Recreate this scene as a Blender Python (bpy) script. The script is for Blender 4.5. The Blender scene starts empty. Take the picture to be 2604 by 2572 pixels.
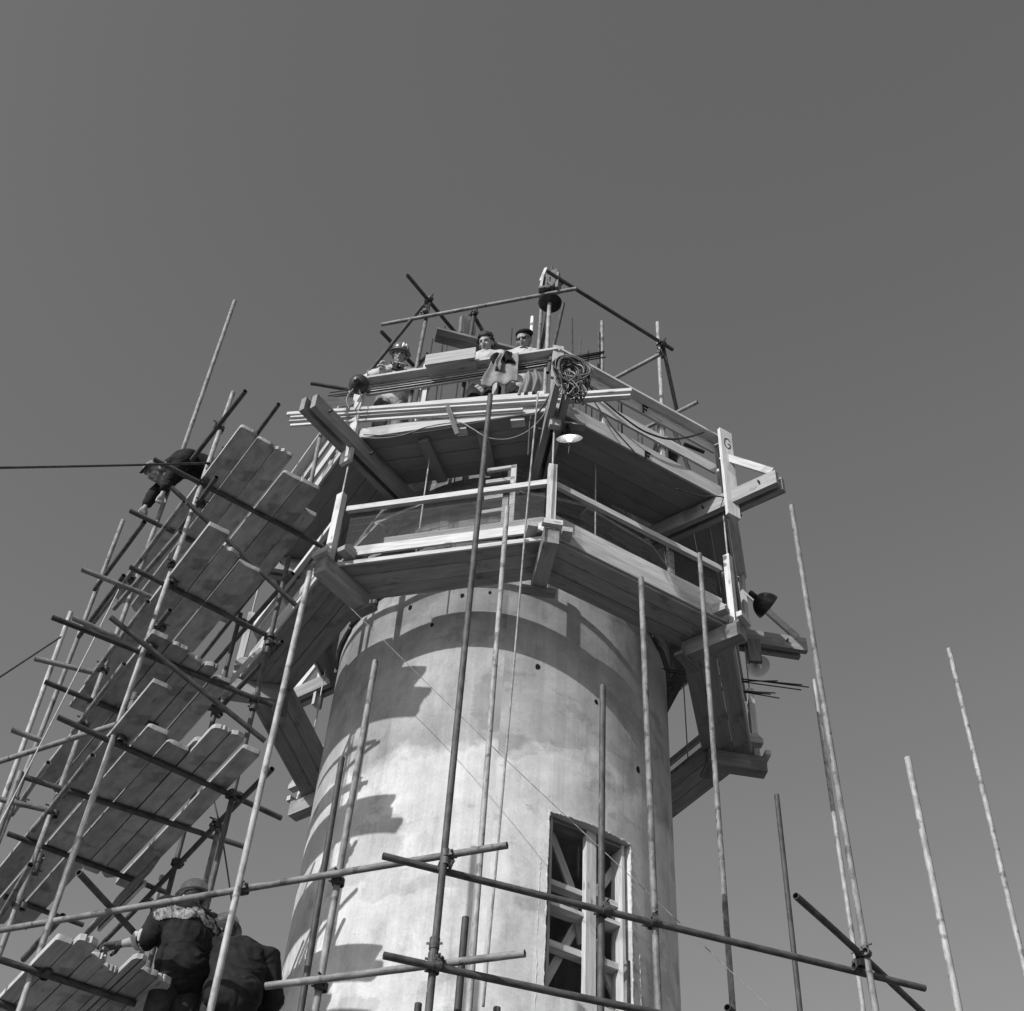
import bpy, bmesh, math, random
from mathutils import Vector, Matrix, Quaternion
random.seed(7)
scn = bpy.context.scene
COL = scn.collection
PI = math.pi
rad = math.radians

# ------------------------------------------------------------------ camera
# eye level is z = 0 (the ground lies 1.6 m lower); the camera looks along +Y and up
W, H = 2604.0, 2572.0
FPX, PITCH, ROLL = 3451.1, 0.82506, 0.07102
F = Vector((0, math.cos(PITCH), math.sin(PITCH)))
_u = Vector((0, -math.sin(PITCH), math.cos(PITCH)))
_r = Vector((1, 0, 0))
RV = _r * math.cos(ROLL) + _u * math.sin(ROLL)
UV = -_r * math.sin(ROLL) + _u * math.cos(ROLL)
cd = bpy.data.cameras.new('camera')
cd.sensor_width = 36.0
cd.sensor_fit = 'HORIZONTAL'
cd.lens = 36.0 * FPX / W
cd.clip_start = 0.05
cd.clip_end = 2000
cam = bpy.data.objects.new('camera', cd)
COL.objects.link(cam)
cam.matrix_world = Matrix(((RV.x, UV.x, -F.x, 0), (RV.y, UV.y, -F.y, 0), (RV.z, UV.z, -F.z, 0), (0, 0, 0, 1)))
scn.camera = cam

# ------------------------------------------------------------------ light
SUN_AZ, SUN_EL = rad(220), rad(29.5)
SUN = Vector((math.sin(SUN_AZ) * math.cos(SUN_EL), math.cos(SUN_AZ) * math.cos(SUN_EL), math.sin(SUN_EL)))
world = bpy.data.worlds.new('World')
scn.world = world
world.use_nodes = True
wn, wl = world.node_tree.nodes, world.node_tree.links
sky = wn.new('ShaderNodeTexSky')
sky.sky_type = 'NISHITA'
sky.sun_disc = False
sky.sun_elevation = SUN_EL
sky.sun_rotation = SUN_AZ
sky.air_density = 1.0
sky.dust_density = 1.2
bw = wn.new('ShaderNodeRGBToBW')          # black-and-white film
wl.new(sky.outputs[0], bw.inputs[0])
bg = wn['Background']
wl.new(bw.outputs[0], bg.inputs[0])
bg.inputs[1].default_value = 0.133
sl = bpy.data.lights.new('sun', 'SUN')
sl.energy = 4.3
sl.angle = rad(0.53)
sl.color = (1, 1, 1)
sun = bpy.data.objects.new('sun', sl)
COL.objects.link(sun)
sun.rotation_euler = SUN.to_track_quat('Z', 'Y').to_euler()
sun.location = SUN * 60
vs = scn.view_settings
vs.view_transform = 'Standard'
vs.look = 'None'
vs.exposure = 0.0
vs.gamma = 1.0
vs.use_curve_mapping = False

# ------------------------------------------------------------------ pixel helpers: a pixel is a direction, distance comes from a height or plane
def ray(x, y):
    return (F * FPX + RV * (x - W / 2) - UV * (y - H / 2)).normalized()
def AZ(x, y, z):
    v = ray(x, y); return v * (z / v.z)
def AD(x, y, d):
    v = ray(x, y); return v * (d / math.hypot(v.x, v.y))
def AP(x, y, pt, n):
    v = ray(x, y); return v * (pt.dot(n) / v.dot(n))
AX, AY, TR = 0.032, 11.97, 1.856          # tower axis and radius
PHI = 3.0216                              # bearing of the platform corner that faces the camera
Z1, Z2, R1, R2 = 9.44, 11.32, 2.88, 2.94  # hanging platform, work platform
def pol(r, a, z):
    return Vector((AX + r * math.sin(a), AY + r * math.cos(a), z))
def OC(k, r, z):
    return pol(r, PHI + k * PI / 4, z)
def fdir(k):
    a = PHI + (k + .5) * PI / 4
    return Vector((math.sin(a), math.cos(a), 0)), Vector((math.cos(a), -math.sin(a), 0))   # outward, tangent (rising bearing)
def FP(k, s, a, z):
    n, t = fdir(k)
    return Vector((AX, AY, z)) + n * a + t * s

Zv = Vector((0, 0, 1))
# ------------------------------------------------------------------ materials
MATS = {}
def mat(name, c1, c2, scale=(1, 1, 1), nscale=6.0, rough=.8, spec=.3, rnd=0.0, bump=0.0, detail=6, metallic=0.0, spots=None, contrast=(.35, .65), knots=0):
    m = bpy.data.materials.new(name); m.use_nodes = True
    n, l = m.node_tree.nodes, m.node_tree.links
    b = n['Principled BSDF']
    tc = n.new('ShaderNodeTexCoord'); oi = n.new('ShaderNodeObjectInfo')
    mp = n.new('ShaderNodeMapping'); mp.inputs['Scale'].default_value = scale
    mul = n.new('ShaderNodeMath'); mul.operation = 'MULTIPLY'; mul.inputs[1].default_value = 57.0
    l.new(oi.outputs['Random'], mul.inputs[0])
    cx = n.new('ShaderNodeCombineXYZ')
    for i in range(3): l.new(mul.outputs[0], cx.inputs[i])
    l.new(tc.outputs['Object'], mp.inputs['Vector']); l.new(cx.outputs[0], mp.inputs['Location'])
    no = n.new('ShaderNodeTexNoise'); no.inputs['Scale'].default_value = nscale; no.inputs['Detail'].default_value = detail
    no.inputs['Roughness'].default_value = .65
    l.new(mp.outputs[0], no.inputs['Vector'])
    cr = n.new('ShaderNodeMapRange'); cr.inputs['From Min'].default_value = contrast[0]; cr.inputs['From Max'].default_value = contrast[1]
    cr.inputs['To Min'].default_value = c1; cr.inputs['To Max'].default_value = c2
    l.new(no.outputs[0], cr.inputs[0])
    out = cr.outputs[0]
    if rnd:
        mr = n.new('ShaderNodeMapRange'); mr.inputs['To Min'].default_value = 1 - rnd; mr.inputs['To Max'].default_value = 1 + rnd
        l.new(oi.outputs['Random'], mr.inputs[0])
        mm = n.new('ShaderNodeMath'); mm.operation = 'MULTIPLY'
        l.new(out, mm.inputs[0]); l.new(mr.outputs[0], mm.inputs[1]); out = mm.outputs[0]
    if spots:                                        # (noise scale, threshold, factor): dirt or lime splashes
        n2 = n.new('ShaderNodeTexNoise'); n2.inputs['Scale'].default_value = spots[0]; n2.inputs['Detail'].default_value = 4
        l.new(tc.outputs['Object'], n2.inputs['Vector'])
        s2 = n.new('ShaderNodeMapRange'); s2.inputs['From Min'].default_value = spots[1]; s2.inputs['From Max'].default_value = spots[1] + .07
        s2.inputs['To Min'].default_value = 1; s2.inputs['To Max'].default_value = spots[2]
        l.new(n2.outputs[0], s2.inputs[0])
        mm = n.new('ShaderNodeMath'); mm.operation = 'MULTIPLY'
        l.new(out, mm.inputs[0]); l.new(s2.outputs[0], mm.inputs[1]); out = mm.outputs[0]
    if knots:
        mk = n.new('ShaderNodeMapping'); mk.inputs['Scale'].default_value = (1.6, 5, 5); l.new(tc.outputs['Object'], mk.inputs[0]); l.new(cx.outputs[0], mk.inputs['Location'])
        vo = n.new('ShaderNodeTexVoronoi'); vo.inputs['Scale'].default_value = 1.4; l.new(mk.outputs[0], vo.inputs['Vector'])
        s3 = n.new('ShaderNodeMapRange'); s3.inputs['From Min'].default_value = .07; s3.inputs['From Max'].default_value = .13; s3.inputs['To Min'].default_value = knots; s3.inputs['To Max'].default_value = 1
        l.new(vo.outputs['Distance'], s3.inputs[0])
        mm = n.new('ShaderNodeMath'); mm.operation = 'MULTIPLY'
        l.new(out, mm.inputs[0]); l.new(s3.outputs[0], mm.inputs[1]); out = mm.outputs[0]
    l.new(out, b.inputs['Base Color'])
    b.inputs['Roughness'].default_value = rough
    b.inputs['Specular IOR Level'].default_value = spec
    b.inputs['Metallic'].default_value = metallic
    if bump:
        bp = n.new('ShaderNodeBump'); bp.inputs['Strength'].default_value = bump; bp.inputs['Distance'].default_value = .004
        l.new(no.outputs[0], bp.inputs['Height']); l.new(bp.outputs[0], b.inputs['Normal'])
    MATS[name] = m
    return m
mat('new_timber', .38, .56, (.6, 7, 7), 5, .8, .2, .16, .4, spots=(1.9, .58, .74), knots=.55)
mat('old_timber', .20, .30, (.7, 6, 6), 3, .9, .15, .16, .4, spots=(2.6, .58, .66), knots=.7)
mat('grey_timber', .28, .43, (.6, 7, 7), 4, .85, .2, .15, .4, spots=(2.2, .58, .7), knots=.6)
mat('deck_panel', .20, .26, (.5, 3, 3), 3, .9, .15, .07, .3, spots=(2.2, .6, .78))
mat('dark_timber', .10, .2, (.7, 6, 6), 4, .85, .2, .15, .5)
mat('scaffold_board', .26, .40, (1.6, 4, 4), 3.0, .95, .15, .2, .4, spots=(3.1, .57, .68), knots=.75)
mat('board_edge', .55, .75, (3, 3, 3), 6, .8, .2, .05, .3)
mat('steel_dark', .03, .085, (1, 1, .45), 22, .65, .4, .25, .35, spots=(9, .66, 2.2))
mat('steel_mid', .10, .25, (1, 1, .4), 20, .65, .4, .2, .35, spots=(9, .58, .45))
mat('steel_light', .20, .42, (1, 1, .4), 20, .6, .4, .15, .35, spots=(7, .58, .45))
mat('coupler_steel', .03, .10, (1, 1, 1), 30, .6, .4, .2, .4)
mat('rebar_steel', .015, .05, (1, 1, .4), 20, .7, .3, .2, 0)
mat('wire_steel', .03, .06, (1, 1, 1), 20, .6, .3, 0, 0)
mat('cable_black', .02, .05, (1, 1, 1), 9, .55, .4, .2, 0)
mat('cable_grey', .12, .28, (1, 1, 1), 9, .7, .3, .3, 0)
mat('cable_dim', .05, .12, (1, 1, 1), 9, .7, .3, .3, 0)
mat('rope_pale', .35, .5, (1, 1, 1), 20, .9, .1, .1, 0)
mat('white_paint', .72, .82, (1, 1, 1), 9, .4, .4, 0, 0)
mat('enamel_white', .72, .80, (1, 1, 1), 9, .3, .5, 0, 0)
mat('bulb_lit', .7, .8, (1, 1, 1), 9, .3, .5, 0, 0)
_b = MATS['bulb_lit'].node_tree.nodes['Principled BSDF']; _b.inputs['Emission Color'].default_value = (1, 1, 1, 1); _b.inputs['Emission Strength'].default_value = 7
mat('black_paint', .02, .04, (1, 1, 1), 9, .3, .5, 0, 0)
mat('iron_hole_black', .008, .015, (1, 1, 1), 9, .8, .1, 0, 0)
mat('skin', .23, .31, (1, 1, 1), 8, .55, .35, 0, .1)
mat('hair_dark', .015, .05, (6, 6, 6), 30, .7, .3, 0, .6)
mat('cloth_pale', .36, .50, (1, 1, 1), 7, .9, .1, 0, .6, contrast=(.3, .7))
mat('cloth_mid', .13, .20, (1, 1, 1), 9, .95, .1, 0, .6)
mat('cloth_dark', .013, .028, (1, 1, 1), 9, .95, .1, 0, .8)
mat('cloth_black', .012, .022, (1, 1, 1), 9, .95, .1, 0, .6)
mat('denim', .028, .055, (1, 1, 1), 12, .95, .1, 0, .8)
mat('helmet_grey', .07, .12, (1, 1, 1), 9, .28, .6, 0, 0)
mat('knit_pattern', .04, .34, (1, 1, .6), 26, .95, .1, 0, .6, contrast=(.42, .58))
mat('canvas', .16, .26, (1, 1, 1), 8, .95, .1, 0, .6)
mat('glove_dark', .05, .12, (1, 1, 1), 9, .9, .1, 0, .5)
mat('ground_sand', .11, .18, (1, 1, 1), .35, .95, .1, 0, .3)
def concrete():
    m = bpy.data.materials.new('concrete'); m.use_nodes = True
    n, l = m.node_tree.nodes, m.node_tree.links; b = n['Principled BSDF']
    tc = n.new('ShaderNodeTexCoord'); sp = n.new('ShaderNodeSeparateXYZ'); l.new(tc.outputs['Object'], sp.inputs[0])
    at = n.new('ShaderNodeMath'); at.operation = 'ARCTAN2'; l.new(sp.outputs[0], at.inputs[0]); l.new(sp.outputs[1], at.inputs[1])
    ar = n.new('ShaderNodeMath'); ar.operation = 'MULTIPLY'; ar.inputs[1].default_value = TR; l.new(at.outputs[0], ar.inputs[0])
    cx = n.new('ShaderNodeCombineXYZ'); l.new(ar.outputs[0], cx.inputs[0]); l.new(sp.outputs[2], cx.inputs[1])
    def noise(sx, sy, sc, det=6, rough=.6):
        mp = n.new('ShaderNodeMapping'); mp.inputs['Scale'].default_value = (sx, sy, 1); l.new(cx.outputs[0], mp.inputs[0])
        t = n.new('ShaderNodeTexNoise'); t.inputs['Scale'].default_value = sc; t.inputs['Detail'].default_value = det; t.inputs['Roughness'].default_value = rough
        l.new(mp.outputs[0], t.inputs[0]); return t.outputs[0]
    def rng(s, a, b_, c, d):
        r = n.new('ShaderNodeMapRange'); r.inputs[1].default_value = a; r.inputs[2].default_value = b_; r.inputs[3].default_value = c; r.inputs[4].default_value = d
        l.new(s, r.inputs[0]); return r.outputs[0]
    def mul(a, b_):
        r = n.new('ShaderNodeMath'); r.operation = 'MULTIPLY'; l.new(a, r.inputs[0]); l.new(b_, r.inputs[1]); return r.outputs[0]
    streak = noise(9, .45, 3.0, 6, .65)
    fine = noise(5, 4, 9.0, 5, .7)
    cloud = noise(1, .8, 1.5, 8, .7)
    cloud2 = noise(1.3, .55, 2.4, 6, .65)
    drip = noise(6, .25, 1.3, 4, .6)
    dots = noise(1, 1, 16, 3, .6)
    fl_ = n.new('ShaderNodeMath'); fl_.operation = 'SNAP'; fl_.inputs[1].default_value = .118; l.new(ar.outputs[0], fl_.inputs[0])
    wn_ = n.new('ShaderNodeTexWhiteNoise'); wn_.noise_dimensions = '1D'; l.new(fl_.outputs[0], wn_.inputs['W'])
    v = mul(rng(streak, .3, .7, .94, 1.05), rng(cloud, .36, .64, .72, 1.10))
    v = mul(v, rng(fine, .3, .7, .90, 1.07))
    v = mul(v, rng(cloud2, .52, .70, 1.0, .72))
    v = mul(v, rng(drip, .60, .74, 1.0, .80))
    blot = noise(1, 1.4, .9, 8, .62)
    v = mul(v, rng(blot, .545, .575, 1.0, .80))
    v = mul(v, rng(dots, .66, .72, 1.0, .78))
    v = mul(v, rng(wn_.outputs['Value'], 0, 1, .93, 1.04))
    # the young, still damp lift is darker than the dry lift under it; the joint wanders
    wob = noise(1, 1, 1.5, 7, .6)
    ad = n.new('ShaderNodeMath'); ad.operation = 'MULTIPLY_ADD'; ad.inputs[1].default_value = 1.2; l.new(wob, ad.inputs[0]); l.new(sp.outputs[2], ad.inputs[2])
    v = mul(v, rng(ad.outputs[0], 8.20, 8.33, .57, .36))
    l.new(v, b.inputs['Base Color']); b.inputs['Roughness'].default_value = .9; b.inputs['Specular IOR Level'].default_value = .2
    bp = n.new('ShaderNodeBump'); bp.inputs['Strength'].default_value = .35; bp.inputs['Distance'].default_value = .006
    l.new(fine, bp.inputs['Height']); l.new(bp.outputs[0], b.inputs['Normal'])
    MATS['concrete'] = m
concrete()

# ------------------------------------------------------------------ object helpers
def setp(o, label=None, cat=None, group=None, kind=None):
    if label: o['label'] = label
    if cat: o['category'] = cat
    if group: o['group'] = group
    if kind: o['kind'] = kind
    return o
def thing(name, loc, label, cat, group=None):
    o = bpy.data.objects.new(name, None); o.empty_display_size = .2
    COL.objects.link(o); o.location = loc
    return setp(o, label, cat, group)
def wloc(o):
    v = Vector((0, 0, 0))
    while o is not None:
        v += o.location; o = o.parent
    return v
ROTLESS = {}
def link(name, me, m, parent=None, mw=None, smooth=False):
    """one mesh object; mw is its world matrix; parents are never rotated meshes unless their matrix is kept"""
    o = bpy.data.objects.new(name, me)
    if m is not None and len(me.materials) == 0:
        me.materials.append(MATS[m] if isinstance(m, str) else m)
    COL.objects.link(o)
    mw = mw or Matrix.Identity(4)
    ROTLESS[o.name] = mw.copy()
    if parent is not None:
        o.parent = parent
        pm = ROTLESS.get(parent.name) or Matrix.Translation(wloc(parent))
        o.matrix_local = pm.inverted() @ mw
    else:
        o.matrix_world = mw
    if smooth:
        for p in me.polygons: p.use_smooth = True
    return o
def pyd(v, f):
    me = bpy.data.meshes.new('m'); me.from_pydata([tuple(q) for q in v], [], f); me.update(); return me
def frame(o, x, y):
    x = x.normalized(); z = x.cross(y).normalized(); y = z.cross(x)
    return Matrix(((x.x, y.x, z.x, o.x), (x.y, y.y, z.y, o.y), (x.z, y.z, z.z, o.z), (0, 0, 0, 1)))
def prism(name, o, x, y, poly, t, m, parent=None, t0=0.0, jit=0.0):
    """polygon in the x/y frame at o, extruded from t0 to t along x cross y"""
    n = len(poly)
    v = [(a, b, t0) for a, b in poly] + [(a, b, t) for a, b in poly]
    f = [tuple(range(n))[::-1], tuple(range(n, 2 * n))] + [(i, (i + 1) % n, n + (i + 1) % n, n + i) for i in range(n)]
    me = pyd(v, f)
    bm = bmesh.new(); bm.from_mesh(me); bmesh.ops.recalc_face_normals(bm, faces=bm.faces); bm.to_mesh(me); bm.free()
    return link(name, me, m, parent, frame(o, x, y))
def beam(name, a, b, w, h, m, parent=None, up=Vector((0, 0, 1)), ext=(0, 0)):
    """rectangular bar from a to b; w across, h along 'up' (centred)"""
    a, b = Vector(a), Vector(b); x = (b - a).normalized()
    a = a - x * ext[0]; b = b + x * ext[1]; L = (b - a).length
    y = Vector(up).cross(x)
    if y.length < 1e-4: y = Vector((1, 0, 0)).cross(x)
    y.normalize()
    return prism(name, a, x, y, [(0, -w / 2), (L, -w / 2), (L, w / 2), (0, w / 2)], h / 2, m, parent, -h / 2)
TUBE = .02415
def tube(name, a, b, m='steel_mid', parent=None, r=TUBE, ext=(0, 0), seg=14, bend=True):
    a, b = Vector(a), Vector(b); d = (b - a).normalized()
    a = a - d * ext[0]; b = b + d * ext[1]; L = (b - a).length
    q = Vector((0, 0, 1)).rotation_difference(d)
    mw = Matrix.Translation(a) @ q.to_matrix().to_4x4()
    nr = 7 if (bend and L > 2) else 2
    am = random.uniform(-1, 1) * .0022 * L if nr > 2 else 0; an = random.uniform(-1, 1) * .0022 * L if nr > 2 else 0
    v, f = [], []
    ri = r * .84; dep = min(.12, L * .3)
    rings = [(dep, ri), (0, ri), ] + [(L * i / (nr - 1), r) for i in range(nr)] + [(L, ri), (L - dep, ri)]
    for z, rr in rings:
        t = z / L; ox = am * math.sin(PI * t); oy = an * math.sin(2 * PI * t)
        for i in range(seg):
            c = 2 * PI * i / seg; v.append((ox + rr * math.cos(c), oy + rr * math.sin(c), z))
    for k in range(len(rings) - 1):
        for i in range(seg):
            j = (i + 1) % seg; f.append((k * seg + i, k * seg + j, (k + 1) * seg + j, (k + 1) * seg + i))
    f.append(tuple(range(seg))[::-1]); f.append(tuple(range((len(rings) - 1) * seg, len(rings) * seg)))
    me = pyd(v, f)
    for p in me.polygons: p.use_smooth = len(p.vertices) == 4
    me.set_sharp_from_angle(angle=rad(40))
    return link(name, me, m, parent, mw)
def sweep_mesh(pts, r, seg=6, close=False, rf=None):
    pts = [Vector(p) for p in pts]; n = len(pts); v, f = [], []
    up = Vector((0, 0, 1))
    for i, p in enumerate(pts):
        if close: d = pts[(i + 1) % n] - pts[i - 1]
        else: d = pts[min(i + 1, n - 1)] - pts[max(i - 1, 0)]
        if d.length < 1e-9: d = Vector((0, 0, 1))
        d.normalize()
        x = d.cross(up)
        if x.length < .05: x = d.cross(Vector((1, 0, 0)))
        x.normalize(); y = x.cross(d)
        rr = r if rf is None else rf(i / (n - 1))
        for k in range(seg):
            c = 2 * PI * k / seg; v.append(p + x * (rr * math.cos(c)) + y * (rr * math.sin(c)))
    m = n if close else n - 1
    for i in range(m):
        for k in range(seg):
            k2 = (k + 1) % seg; i2 = (i + 1) % n
            f.append((i * seg + k, i * seg + k2, i2 * seg + k2, i2 * seg + k))
    if not close:
        f.append(tuple(range(seg))[::-1]); f.append(tuple(range((n - 1) * seg, n * seg)))
    return v, f
def spline(pts, n=40):
    pts = [Vector(p) for p in pts]; P = [pts[0] * 2 - pts[1]] + pts + [pts[-1] * 2 - pts[-2]]; out = []
    segs = len(pts) - 1
    for i in range(n + 1):
        t = i / n * segs; k = min(int(t), segs - 1); t -= k
        a, b, c, d = P[k:k + 4]
        out.append(.5 * ((2 * b) + (c - a) * t + (2 * a - 5 * b + 4 * c - d) * t * t + (3 * b - a - 3 * c + d) * t ** 3))
    return out
def cable(name, pts, r, m, parent=None, n=40, label=None, cat=None, group=None, straight=False):
    pts = [Vector(p) for p in pts]
    o0 = pts[0].copy()
    pp = [p - o0 for p in (pts if straight else spline(pts, n))]
    v, f = sweep_mesh(pp, r, 6)
    o = link(name, pyd(v, f), m, parent, Matrix.Translation(o0), True)
    return setp(o, label, cat, group)
def sag(a, b, d, n=5):
    a, b = Vector(a), Vector(b)
    return [a.lerp(b, i / n) - Vector((0, 0, d * 4 * (i / n) * (1 - i / n))) for i in range(n + 1)]
def lathe(prof, seg=28):
    v, f = [], []
    for r, z in prof:
        for i in range(seg):
            c = 2 * PI * i / seg; v.append((r * math.cos(c), r * math.sin(c), z))
    for k in range(len(prof) - 1):
        for i in range(seg):
            j = (i + 1) % seg; f.append((k * seg + i, k * seg + j, (k + 1) * seg + j, (k + 1) * seg + i))
    f.append(tuple(range(seg))[::-1]); f.append(tuple(range((len(prof) - 1) * seg, len(prof) * seg)))
    return pyd(v, f)
# one coupler: a clip round each of two crossing tubes, a web between them and two eye bolts
def _coupler():
    bm = bmesh.new()
    def ring(mw, r0, r1, h, seg=14):
        vs_ = []
        for z in (-h / 2, h / 2):
            for rr in (r0, r1):
                vs_.append([bm.verts.new(mw @ Vector((rr * math.cos(2 * PI * i / seg), rr * math.sin(2 * PI * i / seg), z))) for i in range(seg)])
        a, b, c, d = vs_
        for i in range(seg):
            j = (i + 1) % seg
            bm.faces.new((b[i], b[j], d[j], d[i])); bm.faces.new((a[j], a[i], c[i], c[j]))
            bm.faces.new((a[i], a[j], b[j], b[i])); bm.faces.new((c[j], c[i], d[i], d[j]))
    def box(mw, sx, sy, sz):
        bmesh.ops.create_cube(bm, size=1, matrix=mw @ Matrix.Diagonal((sx, sy, sz, 1)))
    ring(Matrix.Identity(4), TUBE * 1.02, TUBE + .007, .05)
    T = Matrix.Translation((0, .053, 0)) @ Matrix.Rotation(PI / 2, 4, 'Y')
    ring(T, TUBE * 1.02, TUBE + .007, .05)
    box(Matrix.Translation((0, .027, 0)), .045, .012, .045)
    box(Matrix.Translation((.04, 0, 0)), .024, .03, .04)
    box(Matrix.Translation((.05, .004, 0)), .010, .085, .012)
    box(Matrix.Translation((0, .053, .042)), .04, .03, .024)
    box(Matrix.Translation((0, .06, .055)), .012, .085, .010)
    box(Matrix.Translation((.05, .047, 0)), .02, .014, .02)
    me = bpy.data.meshes.new('coupler'); bm.to_mesh(me); bm.free()
    me.materials.append(MATS['coupler_steel'])
    return me
COUP = _coupler()
def coupler(parent, p, da, db, side=None):
    """clip on tube with direction da at p, second clip for direction db; the second tube lies .053 m off along 'side'"""
    z = Vector(da).normalized(); x = Vector(db) - z * z.dot(Vector(db)); x.normalize(); y = z.cross(x)
    if side is not None and y.dot(Vector(side)) < 0: x = -x; y = -y
    mw = Matrix(((x.x, y.x, z.x, p[0]), (x.y, y.y, z.y, p[1]), (x.z, y.z, z.z, p[2]), (0, 0, 0, 1)))
    return link('coupler', COUP, None, parent, mw)
SLV = lathe([(TUBE + .001, -.09), (TUBE + .009, -.088), (TUBE + .009, -.012), (TUBE + .004, -.008), (TUBE + .004, .008), (TUBE + .009, .012), (TUBE + .009, .088), (TUBE + .001, .09)], 14)
SLV.materials.append(MATS['coupler_steel'])
def sleeve(parent, p, d):
    q = Vector((0, 0, 1)).rotation_difference(Vector(d).normalized())
    o = link('sleeve', SLV, None, parent, Matrix.Translation(p) @ q.to_matrix().to_4x4())
    for k, s in ((-.05, 1), (.05, -1)):
        beam('bolt', Vector(p) + Vector((0, 0, k)) - Vector((.05, 0, 0)), Vector(p) + Vector((0, 0, k)) + Vector((.05, .015 * s, 0)), .011, .011, 'coupler_steel', o)
    return o
def plank(name, a, b, w, m, parent, th=.042, chip=.035, jag=0.0, side=None, edge=True):
    """scaffold board with clipped, worn corners; a is the near end (centre of the under face)"""
    a, b = Vector(a), Vector(b); x = (b - a).normalized(); L = (b - a).length
    y = Vector((0, 0, 1)).cross(x).normalized(); h = w / 2
    c = chip * random.choice((.25, .5, .8, 1.2, 1.6)); c2 = chip * random.choice((.25, .5, .8, 1.2, 1.6)); th *= random.uniform(.85, 1.2)
    a = a + x * random.uniform(-.03, .03)
    poly = [(c * .9, -h), (L - c, -h), (L, -h + c), (L, h - c), (L - c, h), (c2, h), (c2 * .3, h - c2 * .3), (0, h - c2)]
    if jag:
        k = 5
        for i in range(1, k): poly.append((random.uniform(-jag, jag), h - c2 - (w - c - c2) * i / k))
    poly += [(0, -h + c), (c * .25, -h + c * .25)]
    return prism(name, a, x, y, poly, th, m, parent)
def mitre(name, k, a0, a1, z0, z1, m, parent, gap=.004, s0=None, s1=None, dz=0.0):
    """board along platform face k between apothems a0 > a1 and heights z0..z1, mitred at the corners"""
    n, t = fdir(k)
    tn = math.tan(PI / 8)
    l0, l1 = -a0 * tn + gap, a0 * tn - gap
    i0, i1 = -a1 * tn + gap, a1 * tn - gap
    if s0 is not None: l0 = i0 = s0
    if s1 is not None: l1 = i1 = s1
    o = Vector((AX, AY, z0)) + n * a1
    w = a0 - a1
    # frame: x tangent, y outward -> z = x cross y
    up = t.cross(n).z
    poly = [(i0, 0), (i1, 0), (l1, w), (l0, w)]
    hgt = (z1 - z0)
    return prism(name, o, t, n, poly, hgt if up > 0 else -hgt, m, parent)

# ================================================================== SETTING
gm = pyd([(-300, -300, 0), (300, -300, 0), (300, 300, 0), (-300, 300, 0)], [(0, 1, 2, 3)])
setp(link('ground', gm, 'ground_sand', None, Matrix.Translation((0, 0, -1.6))), kind='structure')

# ------------------------------------------------------------------ tower
tower = thing('concrete_tower', (AX, AY, -1.6), 'round concrete tower shaft rising inside the scaffolding, with one tall opening', 'tower')
WA0, WA1, WZ0, WZ1 = rad(137.0), rad(164.6), 5.38, 7.05
def shell():
    bm = bmesh.new(); Ri = TR - .24
    zs = [-1.6, 1.0, 3.0, 4.4, WZ0, 5.8, 6.3, 6.7, WZ1, 7.6, 8.3, 9.0, 9.6, 10.0]
    an = [WA0 + (WA1 - WA0) * i / 8 for i in range(9)]
    an += [WA1 + (2 * PI - (WA1 - WA0)) * i / 88 for i in range(1, 88)]
    n = len(an); g = {}
    for s, r in ((0, TR), (1, Ri)):
        for j, z in enumerate(zs):
            for i, a in enumerate(an):
                g[s, j, i] = bm.verts.new((r * math.sin(a), r * math.cos(a), z))
    j0, j1 = zs.index(WZ0), zs.index(WZ1)
    for j in range(len(zs) - 1):
        for i in range(n):
            if j0 <= j < j1 and i < 8: continue
            k = (i + 1) % n
            bm.faces.new((g[0, j, i], g[0, j + 1, i], g[0, j + 1, k], g[0, j, k]))
            bm.faces.new((g[1, j, k], g[1, j + 1, k], g[1, j + 1, i], g[1, j, i]))
    top = len(zs) - 1
    for i in range(n):
        k = (i + 1) % n; bm.faces.new((g[0, top, i], g[1, top, i], g[1, top, k], g[0, top, k]))
    for j in range(j0, j1):
        bm.faces.new((g[0, j, 0], g[1, j, 0], g[1, j + 1, 0], g[0, j + 1, 0]))
        bm.faces.new((g[0, j, 8], g[0, j + 1, 8], g[1, j + 1, 8], g[1, j, 8]))
    for i in range(8):
        bm.faces.new((g[0, j0, i], g[0, j0, i + 1], g[1, j0, i + 1], g[1, j0, i]))
        bm.faces.new((g[0, j1, i], g[1, j1, i], g[1, j1, i + 1], g[0, j1, i + 1]))
    bmesh.ops.recalc_face_normals(bm, faces=bm.faces)
    me = bpy.data.meshes.new('wall'); bm.to_mesh(me); bm.free()
    for p in me.polygons: p.use_smooth = abs(p.normal.z) < .5
    me.set_sharp_from_angle(angle=rad(30))
    return me
link('wall', shell(), 'concrete', tower, Matrix.Translation((AX, AY, 0)))
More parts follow.
